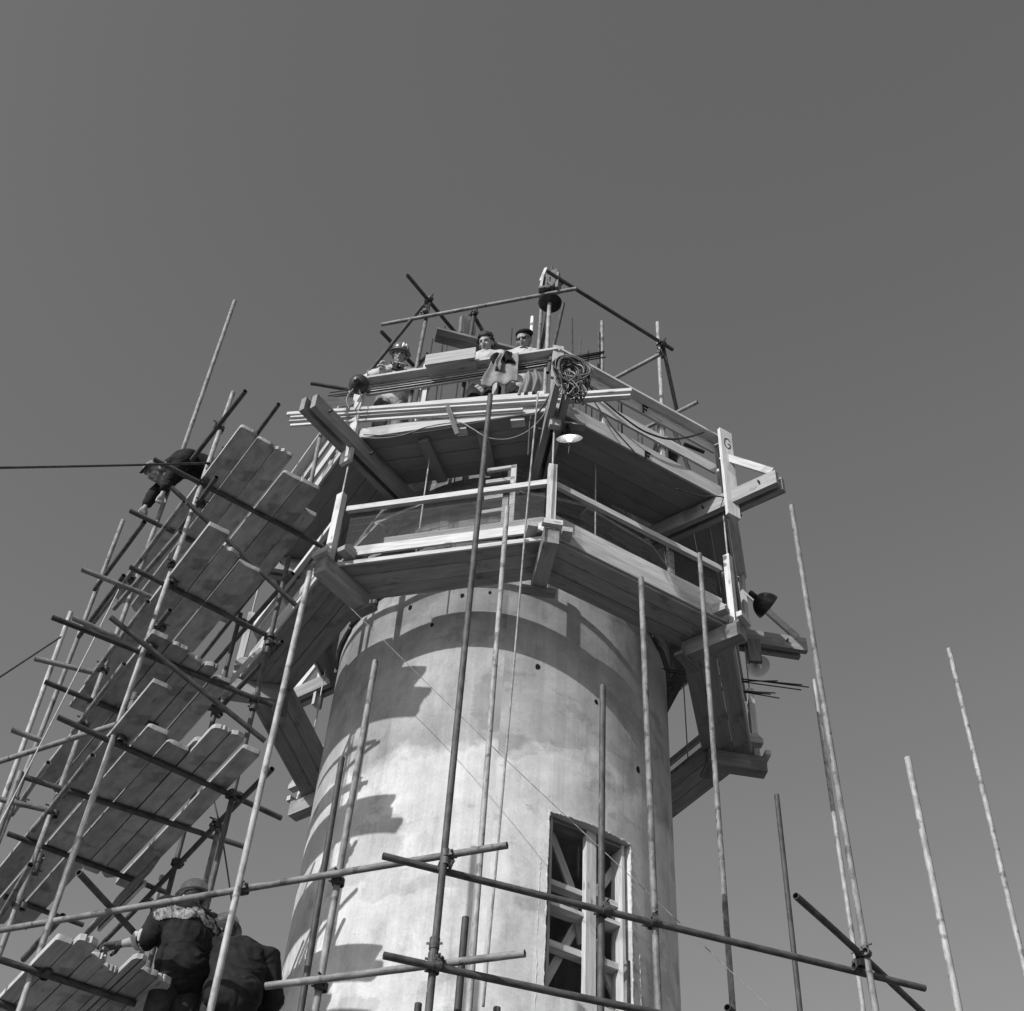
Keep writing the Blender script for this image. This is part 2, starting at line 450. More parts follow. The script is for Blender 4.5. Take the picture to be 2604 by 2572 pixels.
# roughly trowelled seams either side of the opening
for a, z0, z1 in ((WA1 + rad(2.1), WZ0 - .2, WZ1 - .35), (WA0 - rad(3.2), 5.0, 6.0)):
    pts = []
    for i in range(40):
        t = i / 39; pts.append(pol(TR - .003, a + random.uniform(-.003, .003), z0 + (z1 - z0) * t))
    o0 = pts[0].copy(); v, f = sweep_mesh([p - o0 for p in pts], .006, 5, rf=lambda t: random.uniform(.002, .009))
    link('mortar_seam', pyd(v, f), 'concrete', tower, Matrix.Translation(o0))
for a0, z0, a1, z1 in ((WA0, WZ0, WA0, WZ1), (WA1, WZ0, WA1, WZ1), (WA0, WZ0, WA1, WZ0), (WA0, WZ1, WA1, WZ1)):
    pts = [pol(TR - .002, a0 + (a1 - a0) * i / 44 + random.uniform(-.0025, .0025), z0 + (z1 - z0) * i / 44 + random.uniform(-.005, .005)) for i in range(45)]
    o0 = pts[0].copy(); v, f = sweep_mesh([p - o0 for p in pts], .008, 6, rf=lambda t: random.choice((.003, .005, .007, .012)))
    link('mortar_lip', pyd(v, f), 'concrete', tower, Matrix.Translation(o0))
for a, z, s in ((194.9, 9.60, .036), (213.1, 9.60, .04), (204.0, 9.26, .03), (169.8, 8.69, .04), (132.6, 7.97, .045), (150.1, 8.48, .03), (186, 9.62, .025)):  # black plugs, not recesses: the shade inside the tie holes is their colour
    a = rad(a); n = Vector((math.sin(a), math.cos(a), 0)); t = Vector((math.cos(a), -math.sin(a), 0))
    pl = [(s * random.uniform(.7, 1.05) * math.cos(2 * PI * i / 9) * .75, s * random.uniform(.8, 1.1) * math.sin(2 * PI * i / 9)) for i in range(9)]
    prism('tie_hole_plug', pol(TR - .01, a, z), t, Vector((0, 0, 1)), pl, .0125, 'iron_hole_black', tower) if t.cross(Vector((0, 0, 1))).dot(n) > 0 else prism('tie_hole_plug', pol(TR - .01, a, z), t, Vector((0, 0, 1)), pl, -.0125, 'iron_hole_black', tower)
# bars of the wall reinforcement standing out of the top
for i in range(84):
    a = 2 * PI * i / 84 + random.uniform(-.03, .03); r = random.choice((1.68, 1.80)); L = random.uniform(3.3, 5.1)
    p0 = pol(r, a, 9.9); p1 = pol(r + random.uniform(-.09, .09), a + random.uniform(-.05, .05), 9.9 + L)
    v, f = sweep_mesh([Vector((0, 0, 0)), (p1 - p0) * .5 + Vector((random.uniform(-.02, .02), random.uniform(-.02, .02), 0)), p1 - p0], random.choice((.0085, .010, .012)), 6)
    link('reinforcing_bar', pyd(v, f), 'rebar_steel', tower, Matrix.Translation(p0), True)

# ------------------------------------------------------------------ timber shoring in the tower opening
wm = (WA0 + WA1) / 2; wnrm = Vector((math.sin(wm), math.cos(wm), 0)); wtan = Vector((-math.cos(wm), math.sin(wm), 0))
shor = thing('timber_shoring', pol(1.72, wm, WZ0), 'pale timber props, shelves and braces wedged in the tall tower opening', 'shoring')
def zp(x, y): return (1360 + x / 3.587, 2040 + y / 3.587)
def wp(x, y, r=1.70): return AP(*zp(x, y), pol(r, wm, 6), wnrm)
def wbar(name, p, q, w, h, m='new_timber', r=1.70, up=None):
    return beam(name, wp(*p, r), wp(*q, r), w, h, m, shor, up or wnrm)
cp = wp(495, 1000, 1.74)
beam('post', (cp.x, cp.y, WZ0 + .002), (cp.x, cp.y, WZ1 - .002), .105, .06, 'new_timber', shor, wnrm)
for p, q, d in (((60, 745), (450, 850), .05), ((60, 935), (425, 1070), .16), ((60, 1300), (455, 1415), .06)):
    A, B = wp(*p, 1.66), wp(*q, 1.66); z = (A.z + B.z) / 2; A.z = z; B.z = z
    beam('shelf', A, B, d if d > .1 else .10, .035 if d > .1 else d, 'new_timber', shor)
for p, q, d in (((560, 900), (880, 1010), .05), ((560, 1090), (890, 1205), .16), ((560, 1470), (880, 1565), .06)):
    A, B = wp(*p, 1.66), wp(*q, 1.66); z = (A.z + B.z) / 2; A.z = z; B.z = z
    beam('shelf', A, B, d if d > .1 else .10, .035 if d > .1 else d, 'new_timber', shor)
for p, q, r in (((110, 200), (335, 800), 1.60), ((335, 900), (430, 1300), 1.59), ((80, 1660), (410, 1060), 1.58), ((880, 400), (545, 850), 1.60), ((545, 1260), (760, 1860), 1.59)):
    wbar('brace', p, q, .075, .03, 'grey_timber', r)
jb = pol(1.735, WA0 + rad(1.2), 6.2)
beam('jamb_board', (jb.x, jb.y, WZ0 + .003), (jb.x, jb.y, WZ1 - .005), .03, .16, 'new_timber', shor, wnrm)
jb = pol(1.72, WA1 - rad(.9), 6.2)
beam('jamb_board', (jb.x, jb.y, WZ0 + .003), (jb.x, jb.y, WZ1 - .005), .025, .16, 'grey_timber', shor, wnrm)
A, B = pol(1.70, WA0 + rad(1.5), WZ1 - .03), pol(1.70, WA1 - rad(1), WZ1 - .03)
beam('head_board', A, B, .2, .03, 'dark_timber', shor)
A, B = pol(1.70, WA0 + rad(1.5), WZ0 + .02), pol(1.70, WA1 - rad(1), WZ0 + .02)
beam('sill_board', A, B, .18, .03, 'grey_timber', shor)

# ------------------------------------------------------------------ slip form: upright form boards with timber walings round the wall head
form = thing('wall_formwork', (AX, AY, 9.75), 'ring of upright form boards and walings round the wall head between both platforms', 'formwork')
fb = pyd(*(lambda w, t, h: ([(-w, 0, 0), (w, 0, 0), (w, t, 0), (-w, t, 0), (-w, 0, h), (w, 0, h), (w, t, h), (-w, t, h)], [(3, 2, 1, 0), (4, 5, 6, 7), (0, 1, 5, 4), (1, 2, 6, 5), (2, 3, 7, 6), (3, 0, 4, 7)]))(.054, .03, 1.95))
fb.materials.append(MATS['dark_timber'])  # dark tone chosen to stand in for the work platform's shade on these boards
NB = 108
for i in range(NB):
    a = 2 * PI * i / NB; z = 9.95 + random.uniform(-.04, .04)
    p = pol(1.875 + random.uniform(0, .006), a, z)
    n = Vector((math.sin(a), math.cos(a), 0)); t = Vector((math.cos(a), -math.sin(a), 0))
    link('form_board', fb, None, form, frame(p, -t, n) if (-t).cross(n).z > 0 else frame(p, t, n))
for z in (10.30, 10.85):
    for i in range(16):
        a0, a1 = 2 * PI * i / 16, 2 * PI * (i + 1) / 16; rr = 2.03 / math.cos(PI / 16)
        p0, p1 = pol(rr, a0, z + .04 * (i % 2)), pol(rr, a1, z + .04 * (i % 2))
        beam('waling', p0, p1, .15, .045, 'old_timber', form, ext=(.05, .05))

# ------------------------------------------------------------------ platforms
def netting(k, a, z0, z1, parent, sp=.03, r=.0016):
    """chicken wire: a lattice of thin wires in the plane of face k"""
    n, t = fdir(k); hw = a * math.tan(PI / 8) - .05; h = z1 - z0; v, f = [], []
    def wire(s0, y0, s1, y1):
        p, q = Vector((s0, y0)), Vector((s1, y1)); d = (q - p)
        if d.length < .01: return
        e = Vector((-d.y, d.x)).normalized() * r; b = len(v)
        for pt in (p, q):
            v.extend([(pt.x + e.x, pt.y + e.y, 0), (pt.x, pt.y, r), (pt.x - e.x, pt.y - e.y, 0)])
        f.extend([(b, b + 1, b + 4, b + 3), (b + 1, b + 2, b + 5, b + 4), (b + 2, b, b + 3, b + 5)])
    N = int((2 * hw + h) / sp)
    for i in range(N):
        c = -hw - h + i * sp
        s0, y0 = c, 0.0; s1, y1 = c + h, h
        if s0 < -hw: y0 += -hw - s0; s0 = -hw
        if s1 > hw: y1 -= s1 - hw; s1 = hw
        if s1 > s0: wire(s0, y0, s1, y1); wire(-s0, y0, -s1, y1)
    M = int(h / .09)
    for i in range(M + 1): wire(-hw, h * i / M, hw, h * i / M)
    o = Vector((AX, AY, z0)) + n * a
    return setp(link('wire_netting', pyd(v, f), 'wire_steel', parent, frame(o, t, Vector((0, 0, 1)))), kind='stuff')

up = thing('work_platform', (AX, AY, Z2), 'upper octagonal timber work platform with guard rails round the tower head', 'platform')
lo = thing('hanging_platform', (AX, AY, Z1), 'lower octagonal timber platform hung under the work platform, with wire netting', 'platform')
c8 = math.cos(PI / 8)
AU, AL = R2 * c8, R1 * c8
VIS = (-4, -3, -2, -1, 0, 1, 2, 3)
for k in VIS:
    front = k in (0, -1)
    tm = lambda: random.choice(('new_timber', 'new_timber', 'grey_timber')) if front else random.choice(('new_timber', 'grey_timber'))
    # --- upper
    a = AU - .004
    for i in range(4):
        w = .185 + random.uniform(-.006, .006)
        mitre('deck_board', k, a, a - w, Z2 + .036 + random.uniform(-.002, .002), Z2 + .076, 'deck_panel', up, .006)
        a -= w + random.uniform(.003, .009)
    for s in ((-.32, .38) if k == 0 else ()):
        p0, p1 = FP(k, s * .8, 1.98, Z2 - .005), FP(k, s * .95, AU - .12, Z2 - .005)
        beam('joist', p0, p1, .12, .07, 'deck_panel', up)
    mitre('fascia', k, AU + .026, AU, Z2, Z2 + (.155 if k != -1 else .20), 'new_timber', up, .03)
    if k: mitre('mid_rail', k, AU - .004, AU - .032, 11.76, 11.92, 'new_timber', up, .04)
    mitre('rail_board', k, AU - .004, AU - .032, 12.13, 12.295, 'new_timber', up, .03)
    mitre('handrail', k, AU + .11, AU - .034, 12.298, 12.33, 'new_timber', up, .012)
    for s in ((-.42, .40) if k == 0 else (-.35, .45)):
        p = FP(k, s, AU - .065, 0)
        beam('baluster', (p.x, p.y, Z2 + .08), (p.x, p.y, 12.296), .05, .06, 'new_timber', up, fdir(k)[0])
    # corner: paired radial bearers, post and strut
    ca = PHI + k * PI / 4; rn = Vector((math.sin(ca), math.cos(ca), 0)); rt = Vector((math.cos(ca), -math.sin(ca), 0))
    for s in (-.062, .062):
        e = 3.69 + random.uniform(-.05, .05)
        beam('bearer', pol(1.98, ca, Z2 - .105) + rt * s, pol(e, ca, Z2 - .105) + rt * s, .07, .205, 'old_timber', up)
    for rr in (3.45, 2.75):
        q = pol(rr, ca, Z2 - .10); beam('bolt', q - rt * .14, q + rt * .14, .02, .02, 'coupler_steel', up)
    if k != 0:
        p = pol(2.985, ca, 0)
        if k == -1: p = p + fdir(-1)[1] * .03 + fdir(-1)[0] * .125
        beam('post', (p.x, p.y, 10.90), (p.x, p.y, 12.36 if k == -1 else 12.42), .17 if k == -1 else .145, .045, 'new_timber', up, fdir(-1)[0] if k == -1 else rn)
        beam('strut', pol(3.02, ca, 11.97) + rt * .06, pol(3.60, ca, Z2 + .02) + rt * .06, .04, .09, 'new_timber', up, rt.cross(pol(3.6, ca, Z2) - pol(3.02, ca, 12.1)).normalized())
    else:
        p = pol(2.985, ca, 0)
        beam('post', (p.x, p.y, 11.0), (p.x, p.y, 12.40), .12, .07, 'grey_timber', up, rn)
    # --- lower
    a = AL - .004
    for i in range(3):
        w = .172 + random.uniform(-.005, .005)
        mitre('deck_board', k, a, a - w, Z1 - .004 + random.uniform(-.003, .003), Z1 + .042, 'old_timber', lo, .006)
        a -= w + random.uniform(.004, .010)
    if k == 0:
        mitre('toe_board', k, AL - .01, AL - .035, 9.56, 9.685, 'new_timber', lo, .05, s1=.93)
        mitre('toe_board', k, AL - .06, AL - .085, 9.715, 9.82, 'new_timber', lo, .05, s1=.62)
        mitre('edge_strip', k, AL + .022, AL, Z1 - .035, Z1 + .015, 'new_timber', lo, .02)
    else:
        mitre('toe_board', k, AL - .01, AL - .035, 9.645, 9.82, 'new_timber', lo, .05)
        mitre('fascia', k, AL + .024, AL, Z1 + .03, Z1 + .175, 'new_timber', lo, .02)
    mitre('top_rail', k, AL + .02, AL - .03, 10.215, 10.285, 'new_timber', lo, .045)
    beam('rail_stud', FP(k, -.45 if k else -.62, AL - .08, Z1 + .05), FP(k, -.45 if k else -.62, AL - .08, 10.3), .06, .05, 'new_timber', lo, fdir(k)[0])
    netting(k, AL - .05, 9.5, 10.24, lo)
    p = pol(R1 + .06, ca, 0)
    beam('post', (p.x, p.y, Z1 + .01), (p.x, p.y, 10.43), .085, .07, 'new_timber', lo, rn)
    beam('bearer', pol(2.36, ca, Z1 - .115), pol(3.03, ca, Z1 - .115), .15, .20, 'old_timber', lo)
    beam('end_cleat', pol(2.37, ca, Z1 - .235) - rt * .17, pol(2.37, ca, Z1 - .235) + rt * .17, .10, .04, 'dark_timber', lo)
    beam('end_block', pol(3.05, ca, Z1 + .03) - rt * .10, pol(3.05, ca, Z1 + .03) + rt * .10, .06, .065, 'new_timber', lo)
    for s in (-1, 1):
        q = pol(2.93, ca, Z1 + .09) + rt * s * .17
        prism('wedge_block', q - rn * .05, rn, Vector((0, 0, 1)), [(-.08, -.04), (.08, -.04), (.08, .02), (.02, .085), (-.08, .085)], .05, 'grey_timber', lo, -.05)
    # hanger rod down to the lower post
    tube('hanger_rod', (p.x, p.y, 10.40), (p.x, p.y, Z2 - .1), 'steel_light', lo, r=.0095, seg=8, bend=False)
    q = FP(k, .35, AL - .3, 0)
    tube('hanger_rod', (q.x, q.y, Z1), (q.x, q.y, Z2 + .02), 'steel_light', lo, r=.008, seg=8, bend=False)
# hook irons on the right front boards
for x, y in ((1639, 1042), (1645, 1160)):
    q = AP(x, y, FP(-1, 0, AU + .028, 0), fdir(-1)[0])
    prism('hook_iron', q, -fdir(-1)[1], Zv, [(-.03, -.07), (-.012, -.07), (-.012, -.01), (.03, -.01), (.03, .008), (-.012, .008), (-.012, .045), (.045, .045), (.045, .065), (-.03, .065)], .012 if (-fdir(-1)[1]).cross(Zv).dot(fdir(-1)[0]) > 0 else -.012, 'iron_hole_black', up)
# handwritten letter on the front right post
g = [(.055, .05), (.03, .075), (-.01, .075), (-.04, .05), (-.05, .0), (-.04, -.045), (-.005, -.07), (.03, -.06), (.05, -.03), (.052, .0), (.01, .0)]
rn, rt = fdir(-1)
o0 = pol(2.985, PHI - PI / 4, 12.12) + rt * .03 + rn * (.125 + .0235)
v, f = sweep_mesh([rt * (-x * .8) + Vector((0, 0, y * 1.15)) for x, y in [Vector(q).to_2d() for q in [(p[0], p[1]) for p in spline([Vector((x, y, 0)) for x, y in g], 40)]]], .0065, 5)
setp(link('painted_letter', pyd(v, f), 'cable_black', up, Matrix.Translation(o0)), 'black hand-painted letter G')

# ================================================================== SCAFFOLDS
GZ = -1.6
def vpole(name, top, d, m, parent, bot=None, top_z=None):
    p = AD(top[0], top[1], d)
    if bot is not None:
        q = AD(bot[0], bot[1], d); t = (p.z - GZ) / max(p.z - q.z, .1)
        base = p + (q - p) * t
        dx = Vector((base.x - p.x, base.y - p.y, 0)); dx *= min(1, .12 / max(dx.length, 1e-6)) if dx.length > .12 else 1
        base = Vector((p.x, p.y, 0)) + dx
    else: base = p.copy()
    base.z = GZ
    o = tube(name, base, p if top_z is None else Vector((p.x, p.y, top_z)), m, parent)
    return o, p
# --- plank scaffold standing left of the tower
O2 = Vector((-3.05, 8.9, 0)); Vd = Vector((math.sin(rad(58)), math.cos(rad(58)), 0)); Ud = Vector((math.sin(rad(148)), math.cos(rad(148)), 0))
def uvz(u, v, z): return O2 + Ud * u + Vd * v + Zv * z
st = thing('plank_scaffold', (O2.x, O2.y, GZ), 'tall tube scaffold left of the tower stacked with several plank floors', 'scaffold')
ZA, ZB, ZC, ZD, ZE = 9.64, 8.34, 7.56, 6.58, 4.54
stds = {}
for nm, top, d, m, bot in (('P11', (593, 998), 9.41, 'steel_light', (27, 2572)), ('S2', (597, 766), 10.4, 'steel_mid', (151, 1900)), ('S3', (313, 1324), 11.5, 'steel_mid', (94, 1877)),
                     ('S4', (180, 1558), 11.0, 'steel_light', (80, 1900)), ('S5', (54, 1964), 9.6, 'steel_mid', None), ('R1', (735, 1418), 9.8, 'steel_dark', (522, 2334)),
                     ('R2', (612, 1561), 11.0, 'steel_dark', None), ('R3', (560, 2092), 10.3, 'steel_mid', None), ('R5', (412, 2228), 11.8, 'steel_mid', None)):
    stds[nm] = vpole('standard', top, d, m, st, bot)[1]
tube('standard', AD(790, 1230, 10.1), AD(816, 1102, 10.1), 'steel_mid', st, ext=(.5, 0))
def near_std(p, tol=.2):
    for k, s in stds.items():
        if p.z < s.z + .05 and math.hypot(p.x - s.x, p.y - s.y) < tol: return s
    return None
def seg_near(a, b, s):
    d = b - a; t = ((s.x - a.x) * d.x + (s.y - a.y) * d.y) / (d.x ** 2 + d.y ** 2)
    if 0 <= t <= 1:
        q = a + d * t
        return q, math.hypot(q.x - s.x, q.y - s.y)
    return None, 9
def htube(name, x0, y0, x1, y1, z, m='steel_dark', ext=(0, 0), parent=None):
    a, b = AZ(x0, y0, z), AZ(x1, y1, z)
    o = tube(name, a, b, m, parent or st, ext=ext)
    for s in stds.values():
        q, dd = seg_near(a, b, s)
        if q is not None and dd < .13 and z < s.z + .1:
            coupler(parent or st, (s.x, s.y, z), Zv, b - a, q - s)
    return a, b
for x0, y0, x1, y1, z, m in ((391, 1168, 840, 1401, ZA, 'steel_dark'), (330, 1299, 600, 1432, ZA, 'steel_dark'), (330, 1442, 697, 1625, ZB, 'steel_dark'), (207, 1448, 385, 1519, ZB, 'steel_mid'),
                          (132, 1570, 693, 1794, ZC, 'steel_dark'), (184, 1571, 304, 1625, ZC, 'steel_mid'), (88, 1675, 235, 1710, ZC, 'steel_mid'), (114, 1734, 400, 1850, ZC, 'steel_dark'),
                          (147, 1824, 715, 2081, ZD, 'steel_dark'), (57, 1975, 620, 2153, ZD, 'steel_dark'), (19, 2120, 429, 2272, ZD, 'steel_dark'), (11, 2281, 212, 2353, ZD, 'steel_dark'),
                          (29, 1856, 104, 1884, ZD, 'steel_mid'), (0, 2033, 118, 2060, ZD, 'steel_mid'), (-30, 2431, 344, 2554, ZE, 'steel_dark'), (-60, 2530, 40, 2568, ZE, 'steel_dark')):
    htube('transom', x0, y0, x1, y1, z, m)
def utube(n0, n1, v0, m='steel_dark'):
    a = AP(n0[0], n0[1], uvz(0, v0, 0), Vd); b = AZ(n1[0], n1[1], a.z)
    d = b - a; e = Ud * d.dot(Ud) + Vd * max(-.12, min(.12, d.dot(Vd)))
    b = a + e
    tube('ledger', a, b, m, st)
    for s in stds.values():
        q, dd = seg_near(a, b, s)
        if q is not None and dd < .15 and a.z < s.z + .1: coupler(st, (s.x, s.y, a.z), Zv, b - a, q - s)
for n0, n1, v0, m in (((624, 995), (470, 1193), .03, 'steel_dark'), ((709, 1028), (620, 1150), .62, 'steel_dark'), ((570, 1140), (490, 1262), .06, 'steel_dark'), ((551, 1214), (430, 1385), .06, 'steel_dark'),
                      ((468, 1277), (225, 1600), -.12, 'steel_mid'), ((498, 1381), (395, 1512), .06, 'steel_dark'), ((367, 1328), (240, 1500), -.2, 'steel_dark'), ((459, 1354), (290, 1548), -.1, 'steel_mid'),
                      ((315, 1464), (200, 1620), -.2, 'steel_dark'), ((433, 1552), (355, 1650), .06, 'steel_dark'), ((377, 1531), (220, 1738), -.1, 'steel_mid'), ((316, 1689), (185, 1862), -.1, 'steel_mid'),
                      ((328, 1813), (255, 1897), .06, 'steel_dark'), ((236, 1921), (85, 2112), -.1, 'steel_mid'), ((123, 1940), (30, 2072), -.15, 'steel_mid'), ((78, 2200), (-10, 2352), -.2, 'steel_mid'),
                      ((718, 1632), (540, 1822), 1.2, 'steel_dark'), ((692, 1956), (250, 2410), 1.2, 'steel_dark'), ((752, 1367), (490, 1700), 1.14, 'steel_dark'), ((745, 1459), (535, 1700), 1.28, 'steel_dark'),
                      ((160, 2330), (60, 2440), .06, 'steel_dark'), ((560, 1745), (510, 1800), 1.05, 'steel_dark')):
    utube(n0, n1, v0, m)
def dtube(n0, n1, u0, m='steel_dark', u1=None):
    a = AP(n0[0], n0[1], uvz(u0, 0, 0), Ud); b = AP(n1[0], n1[1], uvz(u0 if u1 is None else u1, 0, 0), Ud)
    tube('brace', a, b, m, st); return a, b
dtube((435, 1239), (753, 1540), .075)
dtube((281, 1570), (674, 1885), .075)
tube('brace', AZ(200, 2219, 5.02), AZ(372, 2406, 5.02), 'steel_dark', st)
for a, b in (((676, 1868), (625, 1895)), ((660, 1497), (760, 1505))):
    pass
FLOORS = {  # z: [(v0, v1, near u, far u, ragged)]
    ZA: [(.02, .205, .85, -2.1, 0), (.215, .40, .86, -2.1, 0), (.408, .59, .845, -2.0, 0), (.615, .80, .63, -1.9, 0), (.81, 1.01, .62, -1.7, 0), (1.02, 1.16, .27, -1.7, 0)],
    ZB: [(.02, .22, .84, -2.3, 0), (.238, .415, .63, -2.3, 0), (.435, .645, .555, -2.2, 0)],
    ZC: [(0, .18, .12, -2.6, 0), (.187, .36, .13, -2.6, 0), (.37, .525, .09, -2.6, .01), (.54, .665, .06, -2.5, .015), (.68, .835, -.02, -2.4, 0)],
    ZD: [(-.035, .14, .80, -3.5, 0), (.178, .37, .235, -3.5, 0), (.384, .57, .195, -3.4, 0), (.592, .73, .60, -2.05, .015), (.738, .868, .605, -2.05, .012), (.908, 1.06, .49, -2.1, 0)],
    ZE: [(-.06, .05, .5, -2.6, 0), (.062, .205, .57, -2.6, 0), (.213, .33, .42, -2.6, .02), (.337, .455, .30, -2.5, .02), (.463, .565, .64, -2.5, 0), (.575, .70, .45, -2.5, 0), (.71, .83, .42, -2.5, 0)]}
k = 0
for z, rows in FLOORS.items():
    for v0, v1, un, uf, jg in rows:
        vm = (v0 + v1) / 2; lift = random.choice((0, 0, .004)); k += 1
        m = 'scaffold_board' if z != ZE else ('grey_timber' if k % 2 else 'scaffold_board')
        plank('plank', uvz(un, vm + random.uniform(-.004, .004), z + TUBE + .001 + lift), uvz(uf, vm + random.uniform(-.01, .01), z + TUBE + .001 + lift), v1 - v0, m, st, jag=jg or random.choice((0, 0, .006, .012)))
plank('plank', uvz(.30, .66, ZD + .068), uvz(-1.2, .63, ZD + .068), .19, 'scaffold_board', st)
# guard boards standing on edge along the tower side
def vboard(n0, n1, v0, w, h, m, tilt=0):
    a = AP(n0[0], n0[1], uvz(0, v0, 0), Vd); b = AZ(n1[0], n1[1], a.z)
    d = (b - a); b = a + Ud * d.dot(Ud)
    beam('guard_board', a, b, w, h, m, st, (Zv + Vd * tilt).normalized())
vboard((652, 1660), (458, 1893), 1.13, .035, .16, 'new_timber', .5)
vboard((392, 2196), (205, 2362), .98, .04, .17, 'dark_timber', .3)
vboard((368, 2245), (250, 2362), 1.03, .03, .05, 'new_timber')
for u, v, z, s in ((.12, .2, ZE + .09, .25), (.05, .42, ZE + .1, .22)):
    beam('packing_block', uvz(u, v, z), uvz(u, v + s, z), .09, .10, 'new_timber', st)
sleeve(st, AD(290, 1790, 9.41) if False else Vector((stds['P11'].x, stds['P11'].y, 6.95)), Zv)
sleeve(st, Vector((stds['S2'].x, stds['S2'].y, 5.9)), Zv)
sleeve(st, Vector((stds['R1'].x, stds['R1'].y, 7.55)), Zv)
sleeve(st, Vector((stds['R1'].x, stds['R1'].y, 5.55)), Zv)

# --- octagonal ring of tubes round the tower
rg = thing('ring_scaffold', (AX, AY, GZ), 'ring of scaffold tubes crossing in front of the tower opening', 'scaffold')
stds = {}
for nm, top, d, m, bot in (('P1', (1247, 1005), 7.70, 'steel_dark', (1094, 2572)), ('P3', (788, 1456), 8.44, 'steel_light', (536, 2572)), ('P4', (1630, 1470), 8.36, 'steel_mid', (1671, 2572)),
                     ('P6', (2012, 1287), 8.99, 'steel_mid', (2240, 2572)), ('Pn', (955, 1682), 8.19, 'steel_mid', (813, 2493)), ('Pw', (1533, 1745), 8.22, 'steel_dark', None), ('Ps', (1184, 2334), 8.02, 'steel_dark', None),
                     ('Pt', (1594, 2446), 8.55, 'steel_mid', None), ('Pa', (1064, 2553), 8.3, 'steel_dark', None), ('Pb', (1264, 2563), 8.3, 'steel_dark', None)):
    stds[nm] = vpole('standard', top, d, m, rg, bot)[1]
htube('ledger', 0, 2366, 1290, 2150, 4.945, 'steel_mid', (1.2, 0), rg)
htube('ledger', 973, 2177, 2352, 2514, 4.885, 'steel_dark', (0, 0), rg)
htube('ledger', 676, 2508, 1335, 2425, 4.19, 'steel_mid', (0, 0), rg)
htube('ledger', 975, 2430, 1650, 2572, 4.13, 'steel_dark', (0, 1.6), rg)
htube('ledger', 0, 1938, 325, 1834, 6.70, 'steel_mid', (1.0, 0), rg)
a, b = htube('transom', 2023, 2278, 2345, 2572, 4.95, 'steel_dark', (0, 1.0), rg)
tube('transom', AZ(1849, 2562, 4.2), AZ(1930, 2640, 4.2), 'steel_dark', rg)
sleeve(rg, AD(1103, 2420, 7.7), Zv)
# boards under the two workers, below the picture's foot
for i in range(4):
    plank('plank', Vector((-3.05, 8.86 + .225 * i, 3.765)), Vector((-1.35, 8.76 + .225 * i, 3.765)), .215, 'scaffold_board', rg)
for x in (-2.9, -1.8):
    tube('transom', Vector((x, 8.2, 3.735)), Vector((x, 10.0, 3.735)), 'steel_mid', rg)

# --- single poles
PG = 'single upright scaffold poles'
for nm, top, d, m, bot, lab in (('P2', (1290, 1290), 8.9, 'steel_light', (1200, 2572), 'slim pale mottled upright pole ending in front of the hanging platform corner'),
        ('P5', (1779, 1409), 9.7, 'steel_mid', (1870, 2572), 'mottled upright pole ending against the wire netting right of the tower'),
        ('P7', (1975, 2022), 11.0, 'steel_dark', (2033, 2572), 'short dark upright pole against the sky just right of the tower'),
        ('P6b', (2070, 1730), 12.0, 'steel_light', (2195, 2572), 'thin pale upright pole close behind a taller pole, right of the tower'),
        ('P8', (2308, 1928), 8.5, 'steel_light', (2443, 2572), 'thick pale lone upright pole standing clear against the sky'),
        ('P9', (2413, 1651), 11.0, 'steel_light', (2602, 2480), 'slender spotted upright pole farthest out from the tower'),
        ('Pm', (870, 1928), 8.8, 'steel_dark', (765, 2572), 'short dark upright pole before the left edge of the tower')):
    o, p = vpole('scaffold_pole', top, d, m, None, bot); setp(o, lab, 'pole', PG)

# ================================================================== ON THE WORK PLATFORM
# --- tube frames over the platform
fl = thing('tube_frame', (-1.2, 9.8, Z2), 'frame of crossed guard tubes above the three men on the platform', 'tube frame')
def ft(par, a, b, m='steel_mid', nm='guard_tube', ext=(0, 0)): return tube(nm, a, b, m, par, ext=ext, bend=False)
F1a, F1b = AZ(970, 826, 13.6), AZ(1465.5, 734.5, 13.6)
ft(fl, F1a, F1b, 'steel_mid')
q = F1a.lerp(F1b, .23); dF2 = math.hypot(q.x, q.y) + .05
a, b = AD(1094, 756, dF2), AD(1057, 924, dF2)
ft(fl, Vector((b.x, b.y, Z2 + .08)), a, 'steel_mid', 'upright'); coupler(fl, AD(1084, 800, dF2), Zv, F1b - F1a, -F); coupler(fl, AD(1090, 768, dF2), Zv, Vd, -F)
ft(fl, AZ(1035, 699, 14.0), AZ(1166, 856, 14.0), 'steel_dark')
ft(fl, AD(1087, 763, dF2 - .03), AD(925, 964, dF2 + .2), 'steel_dark', 'brace')
ft(fl, AZ(969, 843, 13.2), AZ(1072, 951, 13.2), 'steel_dark')
ft(fl, AZ(1087, 900, 12.8), AZ(1052, 943, 12.8), 'steel_dark')
a, b = AD(1205, 800, 9.75), AD(1190, 860, 9.75)
ft(fl, Vector((b.x, b.y, Z2 + .08)), a, 'steel_dark', 'upright'); coupler(fl, AD(1204, 803, 9.75), Zv, Vd, -F)
ft(fl, AD(1207, 806, 9.8), AD(1238, 862, 9.95), 'steel_dark', 'brace')
fr = thing('tube_frame', (1.6, 9.9, Z2), 'long sloping tube and slim braced uprights at right of the platform', 'tube frame')
F4a, F4b = AZ(1391, 690, 13.8), AZ(1711, 890, 13.8)
ft(fr, F4a, F4b, 'steel_dark')
d5 = 10.0
p5 = AD(1672, 821, d5); ft(fr, Vector((p5.x, p5.y, Z2 + .08)), p5, 'steel_light', 'upright')
coupler(fr, AD(1681, 880, d5), Zv, F4b - F4a, -F); coupler(fr, AD(1682, 905, d5), Zv, Vector((.78, -.62, 0)), -F)
